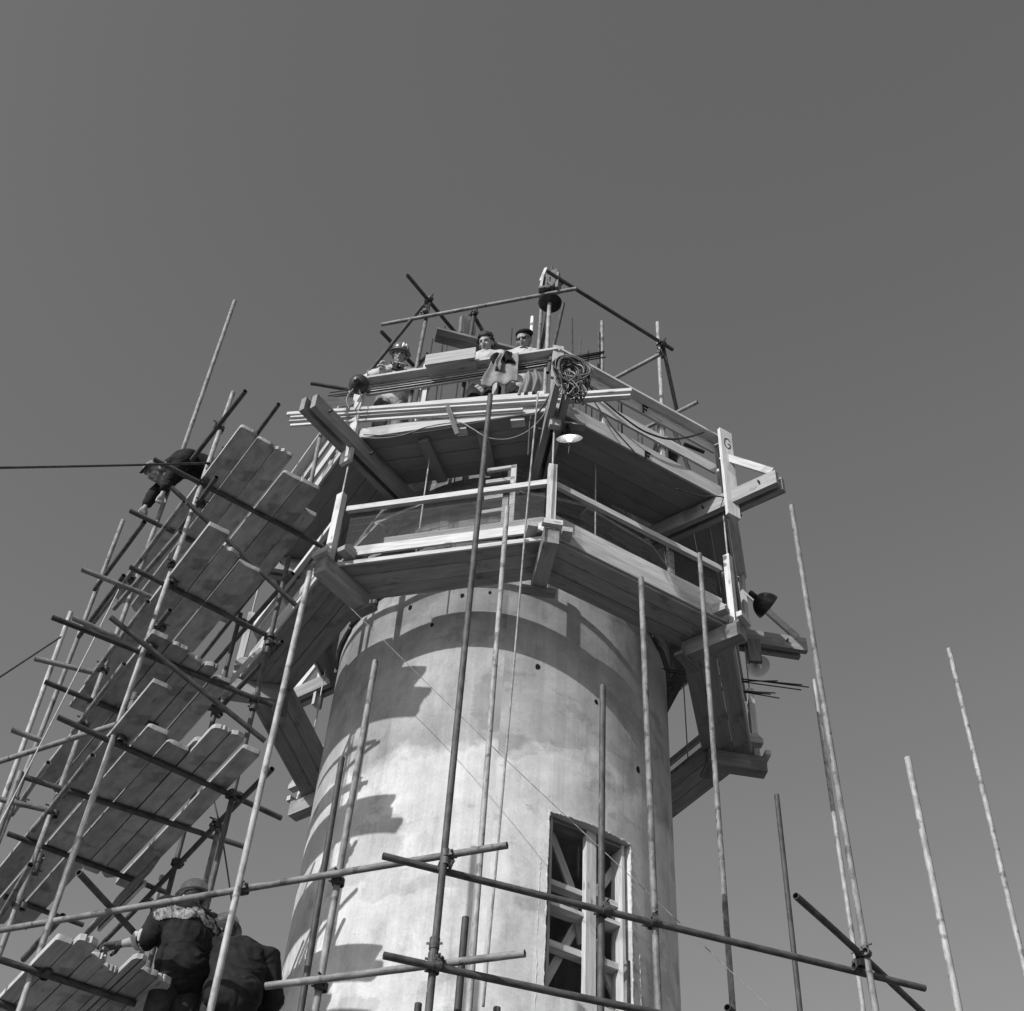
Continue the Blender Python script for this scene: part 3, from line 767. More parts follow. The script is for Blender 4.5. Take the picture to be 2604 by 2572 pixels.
ft(fr, AD(1685, 878, d5 + .05), AD(1725, 1062, d5 + .35), 'steel_dark', 'brace')
ft(fr, AZ(1552, 969, 12.95), AZ(1678, 902, 12.95), 'steel_mid')
ft(fr, AZ(1630, 1095, 12.5), AZ(1774, 1023, 12.5), 'steel_mid')
for x0, y0, d, m in ((1523, 849, 10.1, 'steel_dark'), (1531, 818, 10.3, 'steel_mid'), (1476, 861, 10.4, 'steel_dark')):
    p = AD(x0, y0, d); ft(fr, Vector((p.x, p.y, Z2 + .08)), p, m, 'upright') if x0 != 1476 else tube('upright', Vector((p.x, p.y, Z2 + .08)), p, m, fr, r=.010, seg=8, bend=False)
ft(fr, AD(1700, 1060, 10.9), AD(1760, 1215, 11.3), 'steel_dark', 'brace')
ft(fr, AZ(1740, 1130, 12.3), AZ(1790, 1150, 12.3), 'steel_dark')

# --- hoist head on its mast over the front corner
hp = AZ(1400, 742, 13.66); dh = math.hypot(hp.x, hp.y)
hh = thing('hoist_mast', Vector((hp.x, hp.y, Z2 + .08)), 'mast with a dark round plate and a boxed pulley head over the platform corner', 'hoist')
mt = tube('mast', Vector((hp.x - .01, hp.y, Z2 + .08)), AD(1401, 700, dh), 'steel_light', hh, bend=False)
tube('mast_pin', AD(1401, 712, dh), AD(1403, 678, dh), 'steel_dark', hh, r=.011, seg=8, bend=False)
dk = lathe([(.0, .0), (.135, .0), (.142, .008), (.135, .016), (.03, .02), (.03, .05), (0, .05)])
link('round_plate', dk, 'black_paint', hh, Matrix.Translation(AD(1399, 772, dh)))
for (x0, y0), (x1, y1), dd, m in (((1377, 780), (1371, 861), .10, 'steel_mid'), ((1433, 772), (1411, 868), -.06, 'steel_dark'), ((1394, 790), (1380, 868), .16, 'steel_dark')):
    a, b = AD(x0, y0, dh + dd), AD(x1, y1, dh + dd)
    tube('leg', a, b, m, hh, r=.021, bend=False, ext=(0, .6))
pb = AD(1392, 722, dh)
beam('cheek_board', AD(1374, 742, dh + .02), AD(1380, 706, dh + .02), .03, .12, 'new_timber', hh, Vector((0, 1, 0)))
beam('cheek_board', AD(1380, 724, dh + .05), AD(1393, 692, dh + .05), .04, .13, 'new_timber', hh, Vector((.5, 1, 0)))
beam('base_board', AD(1368, 744, dh), AD(1425, 733, dh), .14, .035, 'dark_timber', hh)
beam('clamp', AD(1414, 728, dh - .03), AD(1420, 693, dh - .03), .05, .05, 'coupler_steel', hh, Vector((0, 1, 0)))
beam('pulley_block', AD(1402, 741, dh + .03), AD(1407, 698, dh + .03), .15, .13, 'coupler_steel', hh, Vector((.4, 1, 0)))
beam('side_plate', AD(1418, 738, dh - .06), AD(1421, 700, dh - .06), .03, .10, 'dark_timber', hh, Vector((.4, 1, 0)))
wh = lathe([(.0, -.02), (.06, -.02), (.065, -.012), (.05, -.006), (.05, .006), (.065, .012), (.06, .02), (0, .02)], 20)
link('pulley_wheel', wh, 'coupler_steel', hh, Matrix.Translation(AD(1404, 716, dh)) @ Matrix.Rotation(PI / 2, 4, 'X') @ Matrix.Rotation(.5, 4, 'Y'))
coupler(hh, AD(1397, 742, dh), Zv, F1b - F1a, -F)
for x, y, e in ((1368, 738, .05), (1409, 737, .04), (1422, 726, .05), (1427, 722, .03)):
    c0 = AD(x, y, dh - .02); beam('hook', c0, c0 + Vector((e, 0, .05)), .018, .018, 'coupler_steel', hh)

# --- white rod and loose timber behind the men
p = AD(1354, 807, 9.45); setp(tube('painted_rod', Vector((p.x, p.y, Z2 + .08)), p, 'white_paint', None, r=.022, bend=False), 'bright white painted rod upright behind the man in the beret', 'rod')
p = AD(1080, 927, 9.7); setp(tube('painted_rod', Vector((p.x, p.y, Z2 + .08)), p, 'white_paint', None, r=.011, bend=False), 'thin white rod upright beside the man holding a camera', 'rod')
lp = thing('loose_plank', AZ(1215, 880, 13.05), 'dark plank lying high behind the curly-haired man', 'plank')
plank('board', AZ(1108, 853, 13.12), AZ(1330, 910, 13.05), .2, 'dark_timber', lp)
beam('lath', AZ(1110, 843, 13.17), AZ(1330, 900, 13.1), .02, .03, 'new_timber', lp)
pq = AD(1190, 860, 9.9)
setp(beam('loose_plank', AD(1186, 858, 9.9), AD(1190, 816, 9.9), .05, .22, 'dark_timber', None, Vector((.8, .6, 0))), 'dark upright board end beside the curly-haired man', 'plank')

# --- bars and battens laid along the rail
n0, t0 = fdir(0)
BG = 'thin steel bars laid inside the front rail'
for i in range(5):
    dy = i * 4.2 + random.uniform(-1, 1)
    a, b = AZ(836 + random.uniform(-6, 25), 999 + dy, 12.18), AZ(1540 + random.uniform(-14, 4), 894 + dy * .9, 12.18)
    cable('steel_bar', [a, a.lerp(b, .5) - Zv * .02, b], .008, 'rebar_steel', None, 12, 'thin dark steel bar laid along the inside of the front rail', 'bar', BG)
BT = 'pale battens along the front of the work platform'
for i, (x0, y0, x1, y1, w, h, da) in enumerate(((731, 1055, 1607, 994, .045, .045, .07), (740, 1064, 1604, 1008, .05, .022, .075), (737, 1074, 1602, 1011, .05, .02, .05), (739, 1083, 1330, 1042, .03, .03, .06), (800, 1052, 1385, 1000, .02, .06, .035), (820, 1066, 1310, 1026, .02, .04, .045))):
    a, b = AP(x0, y0, FP(0, 0, AU + da, 0), n0), AP(x1, y1, FP(0, 0, AU + da, 0), n0)
    setp(beam('timber_batten', a, b, w, h, 'new_timber'), 'long pale batten laid lengthwise along the front rail of the work platform', 'batten', BT)
setp(tube('guard_tube_end', AZ(790, 975, 12.36), AZ(905, 994, 12.36), 'steel_dark', None, bend=False), 'dark tube end poking out beside the left floodlight', 'tube')
# brackets under the battens
for x0, y0, x1, y1 in ((1138, 1034, 1163, 1105),):
    a, b = AP(x0, y0, FP(0, 0, AU + .12, 0), n0), AP(x1, y1, FP(0, 0, AU + .04, 0), n0)
    beam('bracket', a, b, .05, .02, 'dark_timber', up, n0)
for x0, x1, y in ((1300, 1335, 1076), (1161, 1188, 1098)):
    a, b = AZ(x0, y, Z2 - .02), AZ(x1, y - 3, Z2 - .02)
    beam('joist_end', a, b, .10, .05, 'new_timber', up)
# L of two boards over the handrail
sA = (AP(1078, 960, FP(0, 0, AU + .14, 0), n0) - FP(0, 0, AU + .14, 0)).dot(t0)
sB = (AP(1208, 932, FP(0, 0, AU + .14, 0), n0) - FP(0, 0, AU + .14, 0)).dot(t0)
s0, s1 = min(sA, sB), max(sA, sB)
tr = thing('board_trough', FP(0, (s0 + s1) / 2, AU + .07, 12.34), 'pale angled board trough sitting on the handrail between the men', 'trough')
mitre('front_board', 0, AU + .185, AU + .165, 12.265, 12.46, 'grey_timber', tr, s0=s0, s1=s1)
mitre('bottom_board', 0, AU + .164, AU - .001, 12.265, 12.285, 'grey_timber', tr, s0=s0 + .01, s1=s1 - .01)

# --- draped jacket with a dark hat over it
def cloth(name, s0, s1, za, zb, a0, m, amp=.025, waves=5, nx=26, nz=18, par=None, flare=0.0, seed=1):
    rnd = random.Random(seed); v, f = [], []; ph = [rnd.uniform(0, 6) for _ in range(4)]
    for j in range(nz + 1):
        t = j / nz
        for i in range(nx + 1):
            q = i / nx; sm = (s0 + s1) / 2; half = (s1 - s0) / 2 * (.62 + .38 * min(1, t * 1.6) ** .7 + flare * math.sin(7 * t + ph[0]))
            s = sm + (2 * q - 1) * half + .02 * math.sin(5 * t + ph[3])
            z = za + (zb - za) * t + .014 * math.sin(3 * q * PI + ph[0]) * t
            a = a0 + amp * (.3 + t) * math.sin(waves * q * PI + ph[1] + t * 1.5) + amp * .5 * math.sin(11 * q + ph[2])
            if t < .12: a -= (.12 - t) / .12 * .12; z = za - .02 + .04 * (t / .12) * (1 - t / .12)
            v.append(FP(0, s, a, z) - par)
    for j in range(nz):
        for i in range(nx):
            b = j * (nx + 1) + i; f.append((b, b + 1, b + nx + 2, b + nx + 1))
    me = pyd(v, f); bm = bmesh.new(); bm.from_mesh(me)
    bmesh.ops.solidify(bm, geom=bm.faces, thickness=.012); bm.to_mesh(me); bm.free()
    return me
sJ = (AP(1272, 985, FP(0, 0, AU + .15, 0), n0) - FP(0, 0, AU + .15, 0)).dot(t0)
pj = FP(0, sJ, AU + .13, 12.36)
jk = thing('work_jacket', pj, 'crumpled canvas jacket with a dark collar slung over the front handrail', 'jacket')
link('coat', cloth('c', sJ - .19, sJ + .19, 12.335, 11.78, AU + .135, 'canvas', .016, 5, par=pj, flare=.05, seed=3), 'canvas', jk, Matrix.Translation(pj), True)
link('collar', cloth('c', sJ - .13, sJ + .13, 12.345, 12.12, AU + .16, 'cloth_black', .02, 3, par=pj, seed=5), 'cloth_black', jk, Matrix.Translation(pj), True)
_ = link('sleeve_end', cloth('c', sJ - .02, sJ + .07, 12.30, 12.00, AU + .185, 'canvas', .015, 3, par=pj, seed=8), 'canvas', jk, Matrix.Translation(pj), True)
sK = sJ - .32; pk = FP(0, sK, AU + .06, 12.0)
link_o = link('rag_bundle', cloth('c', sK - .10, sK + .12, 12.05, 11.62, AU + .05, 'canvas', .03, 5, par=pk, seed=11), 'canvas', None, Matrix.Translation(pk), True)
setp(link_o, 'small crumpled rag hanging between jacket and cable coil', 'rag')

# --- lamps
def dish(r, depth, th=.006, bowl=False):
    pr = []
    if bowl:
        for i in range(11):
            t = (i + 1) / 11 * PI / 2; pr.append((r * math.sin(t), -depth * (1 - math.cos(t))))
        return pr, [(q[0] - th, q[1] - th * .5) for q in pr[::-1]]
    for i in range(9):
        t = i / 8; pr.append((r * (.16 + .84 * t), -depth * t ** 1.3))
    pi_ = [(q[0] - th * .3, q[1] - th) for q in pr[::-1]]
    return pr, pi_
def lamp(name, p, axis, r, depth, label, m_out='black_paint', m_in='enamel_white', stem=.12, group='work lamps', bowl=False, lit=True):
    t = thing(name, p, label, 'lamp', group)
    q = Vector((0, 0, -1)).rotation_difference(Vector(axis).normalized()).to_matrix().to_4x4()
    M = Matrix.Translation(p) @ q
    pr, pi_ = dish(r, depth, bowl=bowl)
    def shellm(prof):
        v, f = [], []; seg = 32
        for rr, z in prof:
            for i in range(seg):
                c = 2 * PI * i / seg; v.append((rr * math.cos(c), rr * math.sin(c), z))
        for k in range(len(prof) - 1):
            for i in range(seg):
                j = (i + 1) % seg; f.append((k * seg + i, (k + 1) * seg + i, (k + 1) * seg + j, k * seg + j))
        return pyd(v, f)
    link('shade', shellm(pr + [pi_[0]]), m_out, t, M, True)
    link('reflector', shellm(pi_), m_in, t, M, True)
    link('socket', lathe([(0, .09), (.028, .09), (.034, .07), (.034, .0), (.02, -.01), (0, -.01)], 16), m_out, t, M, True)
    link('bulb', lathe([(0, -depth - .035), (.02, -depth - .03), (.034, -depth - .005), (.036, -depth + .02), (.016, -.01), (0, -.01)], 16), 'enamel_white' if bowl or not lit else 'bulb_lit', t, M, True)
    return t
pl = AZ(1447, 1101, 11.10)
lamp('work_lamp', pl, (.12, .52, -.85), .142, .06, 'white dish lamp hanging under the front corner of the work platform')
bq = FP(-1, .9, AU - .1, 11.245)
beam('lamp_arm', pl + Vector((-.18, 0, .14)), pl + Vector((.17, .03, .14)), .09, .03, 'grey_timber', up)
cable('lamp_pull', [pl - Zv * .05, pl - Zv * .2 + Vector((.005, 0, 0)), pl - Zv * .34], .004, 'cable_grey', None, 10, 'short pull cord dangling from the corner dish lamp', 'cord')
ph = AD(909, 972, 9.55)
fl1 = lamp('floodlight', ph, (.10, 1.0, .75), .118, .11, 'black bowl floodlight at the left corner of the work platform', bowl=True)
for s in (-.04, .03):
    cable('lamp_lead', [ph + Vector((s, .04, -.08)), ph + Vector((s * 2.2, .05, -.24)), ph + Vector((s, .06, -.42))], .007, 'cable_grey', fl1, 12)
pr_ = AD(1921, 1518, 11.9)
fl2 = lamp('floodlight', pr_, (.80, .35, -.45), .165, .2, 'black floodlight on the right side of the work platform, facing away', bowl=True)
pr2 = AD(1925, 1690, 12.35)
lamp('work_lamp', pr2, (.25, -.42, -.9), .135, .06, 'white dish lamp hanging below the right end of the work platform', lit=False)
beam('lamp_block', pr2 + Vector((-.05, -.15, -.10)), pr2 + Vector((-.05, -.15, .24)), .15, .05, 'dark_timber', up, Vector((0, 1, 0)))

# --- coil of cable on the front corner
pc = AD(1452, 945, 8.27)
cc = thing('cable_coil', pc, 'thick coil of electric cable hung on the front corner post', 'cable')
ca = PHI; rn0 = Vector((math.sin(ca), math.cos(ca), 0)); rt0 = Vector((math.cos(ca), -math.sin(ca), 0))
for i in range(34):
    rnd = random.Random(40 + i); r0 = rnd.uniform(.105, .19); dx, dz, dn = rnd.uniform(-.035, .035), rnd.uniform(-.10, .03), rnd.uniform(-.03, .07)
    ell = rnd.uniform(1.0, 1.35); tl = rnd.uniform(-.35, .35); pts = []
    for j in range(36):
        c = 2 * PI * j / 36; wob = 1 + .06 * math.sin(3 * c + i)
        pts.append(rt0 * (dx + r0 * wob * math.cos(c)) + Zv * (dz + r0 * ell * wob * math.sin(c)) + rn0 * (dn + tl * .12 * math.cos(c) + .02 * math.sin(2 * c + i)))
    v, f = sweep_mesh(pts, .0085 if i % 3 else .006, 6, True)
    link('strand', pyd(v, f), ('cable_grey', 'cable_black', 'cable_dim')[i % 3], cc, Matrix.Translation(pc), True)
for i in range(26):
    rnd = random.Random(70 + i); x = rnd.uniform(-.13, .10); pts = [rt0 * x + Zv * rnd.uniform(-.14, -.04) + rn0 * .05]
    for j in range(4): pts.append(rt0 * (x + rnd.uniform(-.07, .07)) + Zv * (-.18 - rnd.uniform(.06, .10) * j) + rn0 * rnd.uniform(-.05, .1))
    pts.append(rt0 * (x + .05) + Zv * -.15 + rn0 * .06)
    v, f = sweep_mesh(spline(pts, 40), .006, 6)
    link('loop', pyd(v, f), ('cable_grey', 'cable_black')[i % 2], cc, Matrix.Translation(pc), True)

# --- cables, ropes and wires
n1, t1 = fdir(-1)
def onface(k, pts, a): return [AP(x, y, FP(k, 0, a, 0), fdir(k)[0]) for x, y in pts]
cable('hanging_rope', [AD(1368, 1000, 8.75), AD(1340, 1300, 8.72), AD(1306, 1700, 8.7), AD(1268, 2130, 8.7), AD(1229, 2560, 8.7)], .0105, 'cable_grey', None, 60, 'grey rope hanging straight down before the tower beside the tall poles', 'rope')
cable('power_cable', onface(0, [(1420, 960), (1395, 1010), (1368, 1050), (1350, 1062), (1346, 1110), (1343, 1160)], AU + .16), .011, 'cable_black', None, 40, 'black cable running from the coil down past the deck edge', 'cable')
cable('power_cable', onface(0, [(918, 1112), (960, 1115), (1020, 1108), (1090, 1085), (1165, 1075), (1200, 1090), (1240, 1113), (1290, 1117), (1340, 1098), (1378, 1062), (1392, 1030)], AU + .06), .007, 'cable_grey', None, 80, 'drooping cable slung under the front edge of the work platform', 'cable')
cable('power_cable', onface(0, [(925, 1106), (1000, 1107), (1100, 1096), (1200, 1078), (1330, 1056)], AU + .05), .006, 'cable_black', None, 40, 'thin dark cable stretched along the front fascia', 'cable')
cable('power_cable', onface(-1, [(1476, 960), (1510, 1020), (1560, 1090), (1600, 1135), (1622, 1160)], AU + .13), .009, 'cable_black', None, 40, 'black cable slanting down from the coil to the right fascia', 'cable')
cable('power_cable', onface(-1, [(1490, 975), (1535, 1020), (1590, 1065), (1640, 1098), (1700, 1117), (1750, 1112), (1790, 1100)], AU + .14), .012, 'cable_black', None, 50, 'thick dark hose sagging along the right front rail', 'cable')
cable('power_cable', onface(-1, [(1720, 1243), (1780, 1262), (1820, 1262), (1850, 1270), (1872, 1300), (1885, 1310), (1880, 1318)], AU + .10), .008, 'cable_black', None, 40, 'looped dark cable end at the lettered post', 'cable')
a = AD(533, 1178, 9.36); b = AD(0, 1186, 8.6); b = a + (b - a) * 2.2
cable('guy_rope', [a, a.lerp(b, .25) - Zv * .015, a.lerp(b, .5) - Zv * .02, a.lerp(b, .75) - Zv * .012, b], .011, 'cable_black', None, 60, 'dark rope stretched level from the plank scaffold out to the left', 'rope')
v, f = sweep_mesh([Vector((.034 * math.cos(c), .034 * math.sin(c), .012 * c)) for c in [i * PI / 8 for i in range(50)]], .009, 6)
a = AD(888, 1543, 9.62); b = AD(1740, 2358, 8.6)
cable('tie_wire', [a, a.lerp(b, .5) - Zv * .03, b, b + (b - a) * .75], .0032, 'cable_grey', None, 50, 'thin pale wire slanting across the tower front down to the right', 'wire')
a = AD(302, 1500, 10.15); b = AD(75, 1948, 9.5); cable('pull_cord', [a, a.lerp(b, .5) - Zv * .02, b, b + (b - a) * .8], .006, 'rope_pale', None, 40, 'pale cord hanging down the outside of the plank scaffold', 'cord')
a = AD(155, 1620, 10.9); b = AD(0, 1722, 10.3); cable('guy_wire', [a, b, b + (b - a) * 2], .009, 'cable_black', None, 20, 'dark wire running off left from the low scaffold pole', 'wire')
a = AD(575, 2190, 10.2); cable('pull_cord', [AD(545, 2040, 10.2), AD(565, 2130, 10.2), AD(590, 2300, 10.2), AD(600, 2400, 10.1)], .007, 'cable_black', None, 20, 'dark cord hanging above the workers\' helmets', 'cord')
BR = 'loose steel bars jutting from the hanging platform'
for i, (x0, y0, x1, y1) in enumerate(((1850, 1722, 2057, 1748), (1850, 1724, 2040, 1742), (1850, 1729, 2038, 1755), (1850, 1733, 1978, 1732), (1880, 1757, 1972, 1763), (1880, 1760, 1960, 1766), (1880, 1758, 1982, 1776))):
    a, b = AZ(x0, y0, 9.62), AZ(x1, y1, 9.60)
    cable('steel_bar', [a - (b - a) * .8, a, b], .007, 'rebar_steel', None, 10, 'thin steel bar jutting out sideways over the right end of the hanging platform', 'bar', BR)

ld = thing('timber_trestle', FP(0, -.7, 2.32, Z1 + .05), 'narrow pale timber frame with cross pieces standing behind the front netting', 'trestle')
for (x0, y0), (x1, y1), w in (((1308, 1185), (1298, 1345), .06), ((1240, 1198), (1312, 1188), .05), ((1236, 1228), (1310, 1218), .05), ((1232, 1270), (1306, 1258), .05), ((1226, 1305), (1284, 1296), .05)):
    beam('piece', *[AP(x, y, FP(0, 0, 2.3, 0), n0) for x, y in ((x0, y0), (x1, y1))], .03, w, 'grey_timber', ld, Zv if abs(y0 - y1) < 30 else t0)
# --- small machine on legs at the right of the platform
pmx = AD(1695, 1150, 10.55)
mc = thing('vibrator_motor', Vector((pmx.x, pmx.y, Z2 + .08)), 'dark drum-shaped machine on splayed legs behind the right front rail', 'machine')
link('drum', lathe([(0, -.13), (.12, -.12), (.16, -.05), (.165, .04), (.13, .09), (.05, .11), (.045, .2), (0, .21)], 24), 'black_paint', mc, Matrix.Translation(pmx), True)
link('cap', lathe([(0, .11), (.135, .095), (.14, .115), (.04, .14), (.035, .26), (0, .27)], 24), 'grey_timber', mc, Matrix.Translation(pmx), True)
for c in (.4, 2.4, 4.6):
    e = pmx + Vector((.22 * math.cos(c), .22 * math.sin(c), 0)); e.z = Z2 + .08
    tube('leg', pmx + Vector((.12 * math.cos(c), .12 * math.sin(c), -.06)), e, 'steel_dark', mc, r=.016, seg=8, bend=False)

# ================================================================== PEOPLE
I4 = Matrix.Identity(4)
TMP = bpy.data.scenes.new('workbench')            # scratch scene for fusing bodies, removed again below
def eval_mesh(o):
    vl = TMP.view_layers[0]; vl.update()
    me = bpy.data.meshes.new_from_object(o.evaluated_get(vl.depsgraph)); bpy.data.objects.remove(o); return me
def cap(a, b, ra, rb, seg=14):
    """closed tapered capsule"""
    a, b = Vector(a), Vector(b); d = b - a; L = d.length; d.normalize()
    q = Zv.rotation_difference(d); v, f, prof = [], [], []
    for i in range(5): t = -PI / 2 + PI / 2 * (i + .35) / 5; prof.append((ra * math.cos(t), ra * math.sin(t)))
    for i in range(5): t = PI / 2 * (i + .3) / 5; prof.append((rb * math.cos(t), L + rb * math.sin(t)))
    me = lathe(prof, seg); me.transform(Matrix.Translation(a) @ q.to_matrix().to_4x4()); return me
def chain(pts, rs): return [cap(pts[i], pts[i + 1], rs[i], rs[i + 1]) for i in range(len(pts) - 1)]
def joinm(ms):
    bm = bmesh.new()
    for m, M in ms:
        k_ = len(bm.verts); bm.from_mesh(m); bm.verts.ensure_lookup_table()
        if M is not I4: bmesh.ops.transform(bm, matrix=M, verts=bm.verts[k_:])
    me = bpy.data.meshes.new('j'); bm.to_mesh(me); bm.free(); return me
def fuse(me, vox=.008, it=4):
    o = bpy.data.objects.new('r', me); TMP.collection.objects.link(o)
    m = o.modifiers.new('r', 'REMESH'); m.mode = 'VOXEL'; m.voxel_size = vox; m.use_smooth_shade = True
    s = o.modifiers.new('s', 'SMOOTH'); s.factor = .5; s.iterations = it
    r = eval_mesh(o)
    for p in r.polygons: p.use_smooth = True
    return r
def ball(c, r, seg=20):
    bm = bmesh.new(); bmesh.ops.create_uvsphere(bm, u_segments=seg, v_segments=seg // 2, radius=1)
    bm.transform(Matrix.Translation(c) @ Matrix.Diagonal((r[0], r[1], r[2], 1)))
    me = bpy.data.meshes.new('b'); bm.to_mesh(me); bm.free(); return me
def head_mesh():
    """head about its centre, looking along +y"""
    ms = [ball((0, -.01, .025), (.074, .094, .088)), ball((0, .022, -.045), (.056, .066, .062)), ball((0, .05, -.092), (.026, .026, .022)),
          ball((0, .092, -.022), (.012, .02, .026)), ball((0, .098, -.038), (.017, .015, .012)), ball((0, .072, .018), (.055, .018, .012)),
          ball((0, .078, -.066), (.024, .012, .009)), ball((.077, -.008, -.012), (.011, .02, .032)), ball((-.077, -.008, -.012), (.011, .02, .032)),
          ball((.034, .064, -.035), (.022, .02, .018)), ball((-.034, .064, -.035), (.022, .02, .018)), ball((0, -.02, -.1), (.05, .052, .07))]
    return joinm([(m, Matrix.Scale(1.08, 4)) for m in ms])
HEAD = head_mesh()
def hand_mesh(curl=.6, s=1):
    """hand from the wrist at the origin, fingers along +y, palm towards -z, thumb on the s side"""
    ms = [cap((0, -.03, 0), (0, .04, 0), .025, .026)]
    for i, (x, l) in enumerate(((.030, .072), (.010, .082), (-.010, .076), (-.029, .060))):
        x *= s; p = Vector((x, .088, 0)); ms.append(cap((x * .5, .03, 0), p, .019, .0125)); a = 0
        for j, fr in enumerate((.45, .32, .23)):
            a += curl * (.5 + .35 * j); q = p + Vector((0, math.cos(a), -math.sin(a))) * l * fr
            ms.append(cap(p, q, .0102 - .0007 * j, .0095 - .0007 * j, 10)); p = q
    ms += chain([Vector((.012 * s, .01, 0)), Vector((.036 * s, .034, -.006)), Vector((.055 * s, .06, -.018)), Vector((.057 * s, .088, -.030))], [.018, .014, .011, .0095])
    return joinm([(m, I4) for m in ms])
def orient(p, y, z):
    y = Vector(y).normalized(); z = Vector(z); z = (z - y * z.dot(y)).normalized(); x = y.cross(z)
    return Matrix(((x.x, y.x, z.x, p[0]), (x.y, y.y, z.y, p[1]), (x.z, y.z, z.z, p[2]), (0, 0, 0, 1)))
STAND = dict(pelvis=(0, 0, .95), waist=(0, .005, 1.08), chest=(0, 0, 1.28), neck=(0, -.01, 1.45), head=(0, .03, 1.60),
             shL=(-.175, 0, 1.40), shR=(.175, 0, 1.40), elL=(-.24, -.02, 1.13), elR=(.24, -.02, 1.13), wrL=(-.25, .08, .90), wrR=(.25, .08, .90),
             hipL=(-.09, 0, .90), hipR=(.09, 0, .90), knL=(-.10, .03, .50), knR=(.10, .03, .50), anL=(-.10, 0, .10), anR=(.10, 0, .10), toL=(-.12, .15, .035), toR=(.12, .15, .035))
def person(label, base, az, pose, look, tilt_up=Vector((0, 0, 1)), top='cloth_pale', legs='cloth_mid', hands=((.6, (0, 0, -1)), (.6, (0, 0, -1))), handdir=None, hair=None, hat=None, extras=None, sleeve=1.0, bulk=1.0, collar=True, world_pose=False, hemmed=True, group='men at work'):
    J = dict(STAND); J.update(pose)
    f = Vector((math.sin(az), math.cos(az), 0)); r = Vector((math.cos(az), -math.sin(az), 0)); base = Vector(base)
    wv = lambda q: base + r * q[0] + f * q[1] + Zv * q[2]
    J = {k: (Vector(q) - base if (world_pose and k in pose) else wv(q) - base) for k, q in J.items()}
    t = thing('person', base, label, 'person', group)
    M0 = Matrix.Translation(base)
    # skeleton shared by body and clothes
    names = ['pelvis', 'waist', 'chest', 'neck', 'head', 'shL', 'shR', 'elL', 'elR', 'wrL', 'wrR', 'hipL', 'hipR', 'knL', 'knR', 'anL', 'anR', 'toL', 'toR']
    edges = [('pelvis', 'waist'), ('waist', 'chest'), ('chest', 'neck'), ('neck', 'head'), ('chest', 'shL'), ('chest', 'shR'), ('shL', 'elL'), ('shR', 'elR'), ('elL', 'wrL'), ('elR', 'wrR'),
             ('pelvis', 'hipL'), ('pelvis', 'hipR'), ('hipL', 'knL'), ('hipR', 'knR'), ('knL', 'anL'), ('knR', 'anR'), ('anL', 'toL'), ('anR', 'toR')]
    RB = dict(pelvis=.125, waist=.115, chest=.125, neck=.055, head=.05, shL=.062, shR=.062, elL=.040, elR=.040, wrL=.027, wrR=.027, hipL=.085, hipR=.085, knL=.056, knR=.056, anL=.038, anR=.038, toL=.032, toR=.032)
    def ell(c, rr, upv):
        x = (J['shR'] - J['shL']).normalized(); u_ = Vector(upv).normalized(); y = u_.cross(x).normalized(); x = y.cross(u_)
        M = Matrix(((x.x, y.x, u_.x, c.x), (x.y, y.y, u_.y, c.y), (x.z, y.z, u_.z, c.z), (0, 0, 0, 1)))
        m = ball((0, 0, 0), rr, 24); m.transform(M); return m
    def torso(e):
        k_ = bulk; sp = J['neck'] - J['chest']; sw = J['chest'] - J['pelvis']
        return [ell(J['chest'] + sp * .12, (.168 * k_ + e, .112 * k_ + e, .165 + e), sp), ell(J['waist'], (.145 * k_ + e, .103 * k_ + e, .15 + e), sw), ell(J['pelvis'], (.158 * k_ + e, .112 * k_ + e, .125 + e), sw),
                cap(J['shL'], J['shR'], .062 * k_ + e, .062 * k_ + e), cap(J['shL'] * .6 + J['neck'] * .4, J['neck'], .05 + e, .05 + e), cap(J['shR'] * .6 + J['neck'] * .4, J['neck'], .05 + e, .05 + e)]
    def arms(e, wr=None):
        o_ = []
        for q in 'LR':
            w_ = J['wr' + q] if wr is None else wr[q]
            o_ += chain([J['sh' + q], J['sh' + q].lerp(J['el' + q], .45), J['el' + q], J['el' + q].lerp(w_, .35), w_], [.060 * bulk + e, .050 * bulk + e, .041 * bulk + e, .040 * bulk + e, .028 + e])
        return o_
    def legs_(e, an=None):
        o_ = []
        for q in 'LR':
            o_ += chain([J['hip' + q], J['hip' + q].lerp(J['kn' + q], .4), J['kn' + q], J['kn' + q].lerp(J['an' + q], .35), J['an' + q]], [.088 + e, .080 + e, .057 + e, .056 + e, (.038 + e) if an is None else an])
        return o_
    feet = [cap(J['an' + q] - Zv * .04, J['to' + q], .036, .03) for q in 'LR']
    parts = [(m, I4) for m in torso(-.006) + arms(-.004) + legs_(-.006) + feet + [cap(J['neck'] - (J['head'] - J['neck']) * .2, J['head'] - (J['head'] - J['neck']) * .35, .056, .05)]]
    look = Vector(look).normalized(); Mh = orient(J['head'], look, tilt_up)
    parts.append((HEAD, Mh))
    for i, (w, e, s) in enumerate((('wrL', 'elL', 1), ('wrR', 'elR', -1))):
        d = (J[w] - J[e]).normalized()
        if handdir and handdir[i] is not None: d = Vector(handdir[i]).normalized()
        parts.append((hand_mesh(hands[i][0], s), orient(J[w], d, -Vector(hands[i][1]))))
    link('body', fuse(joinm(parts)), 'skin', t, M0, True)
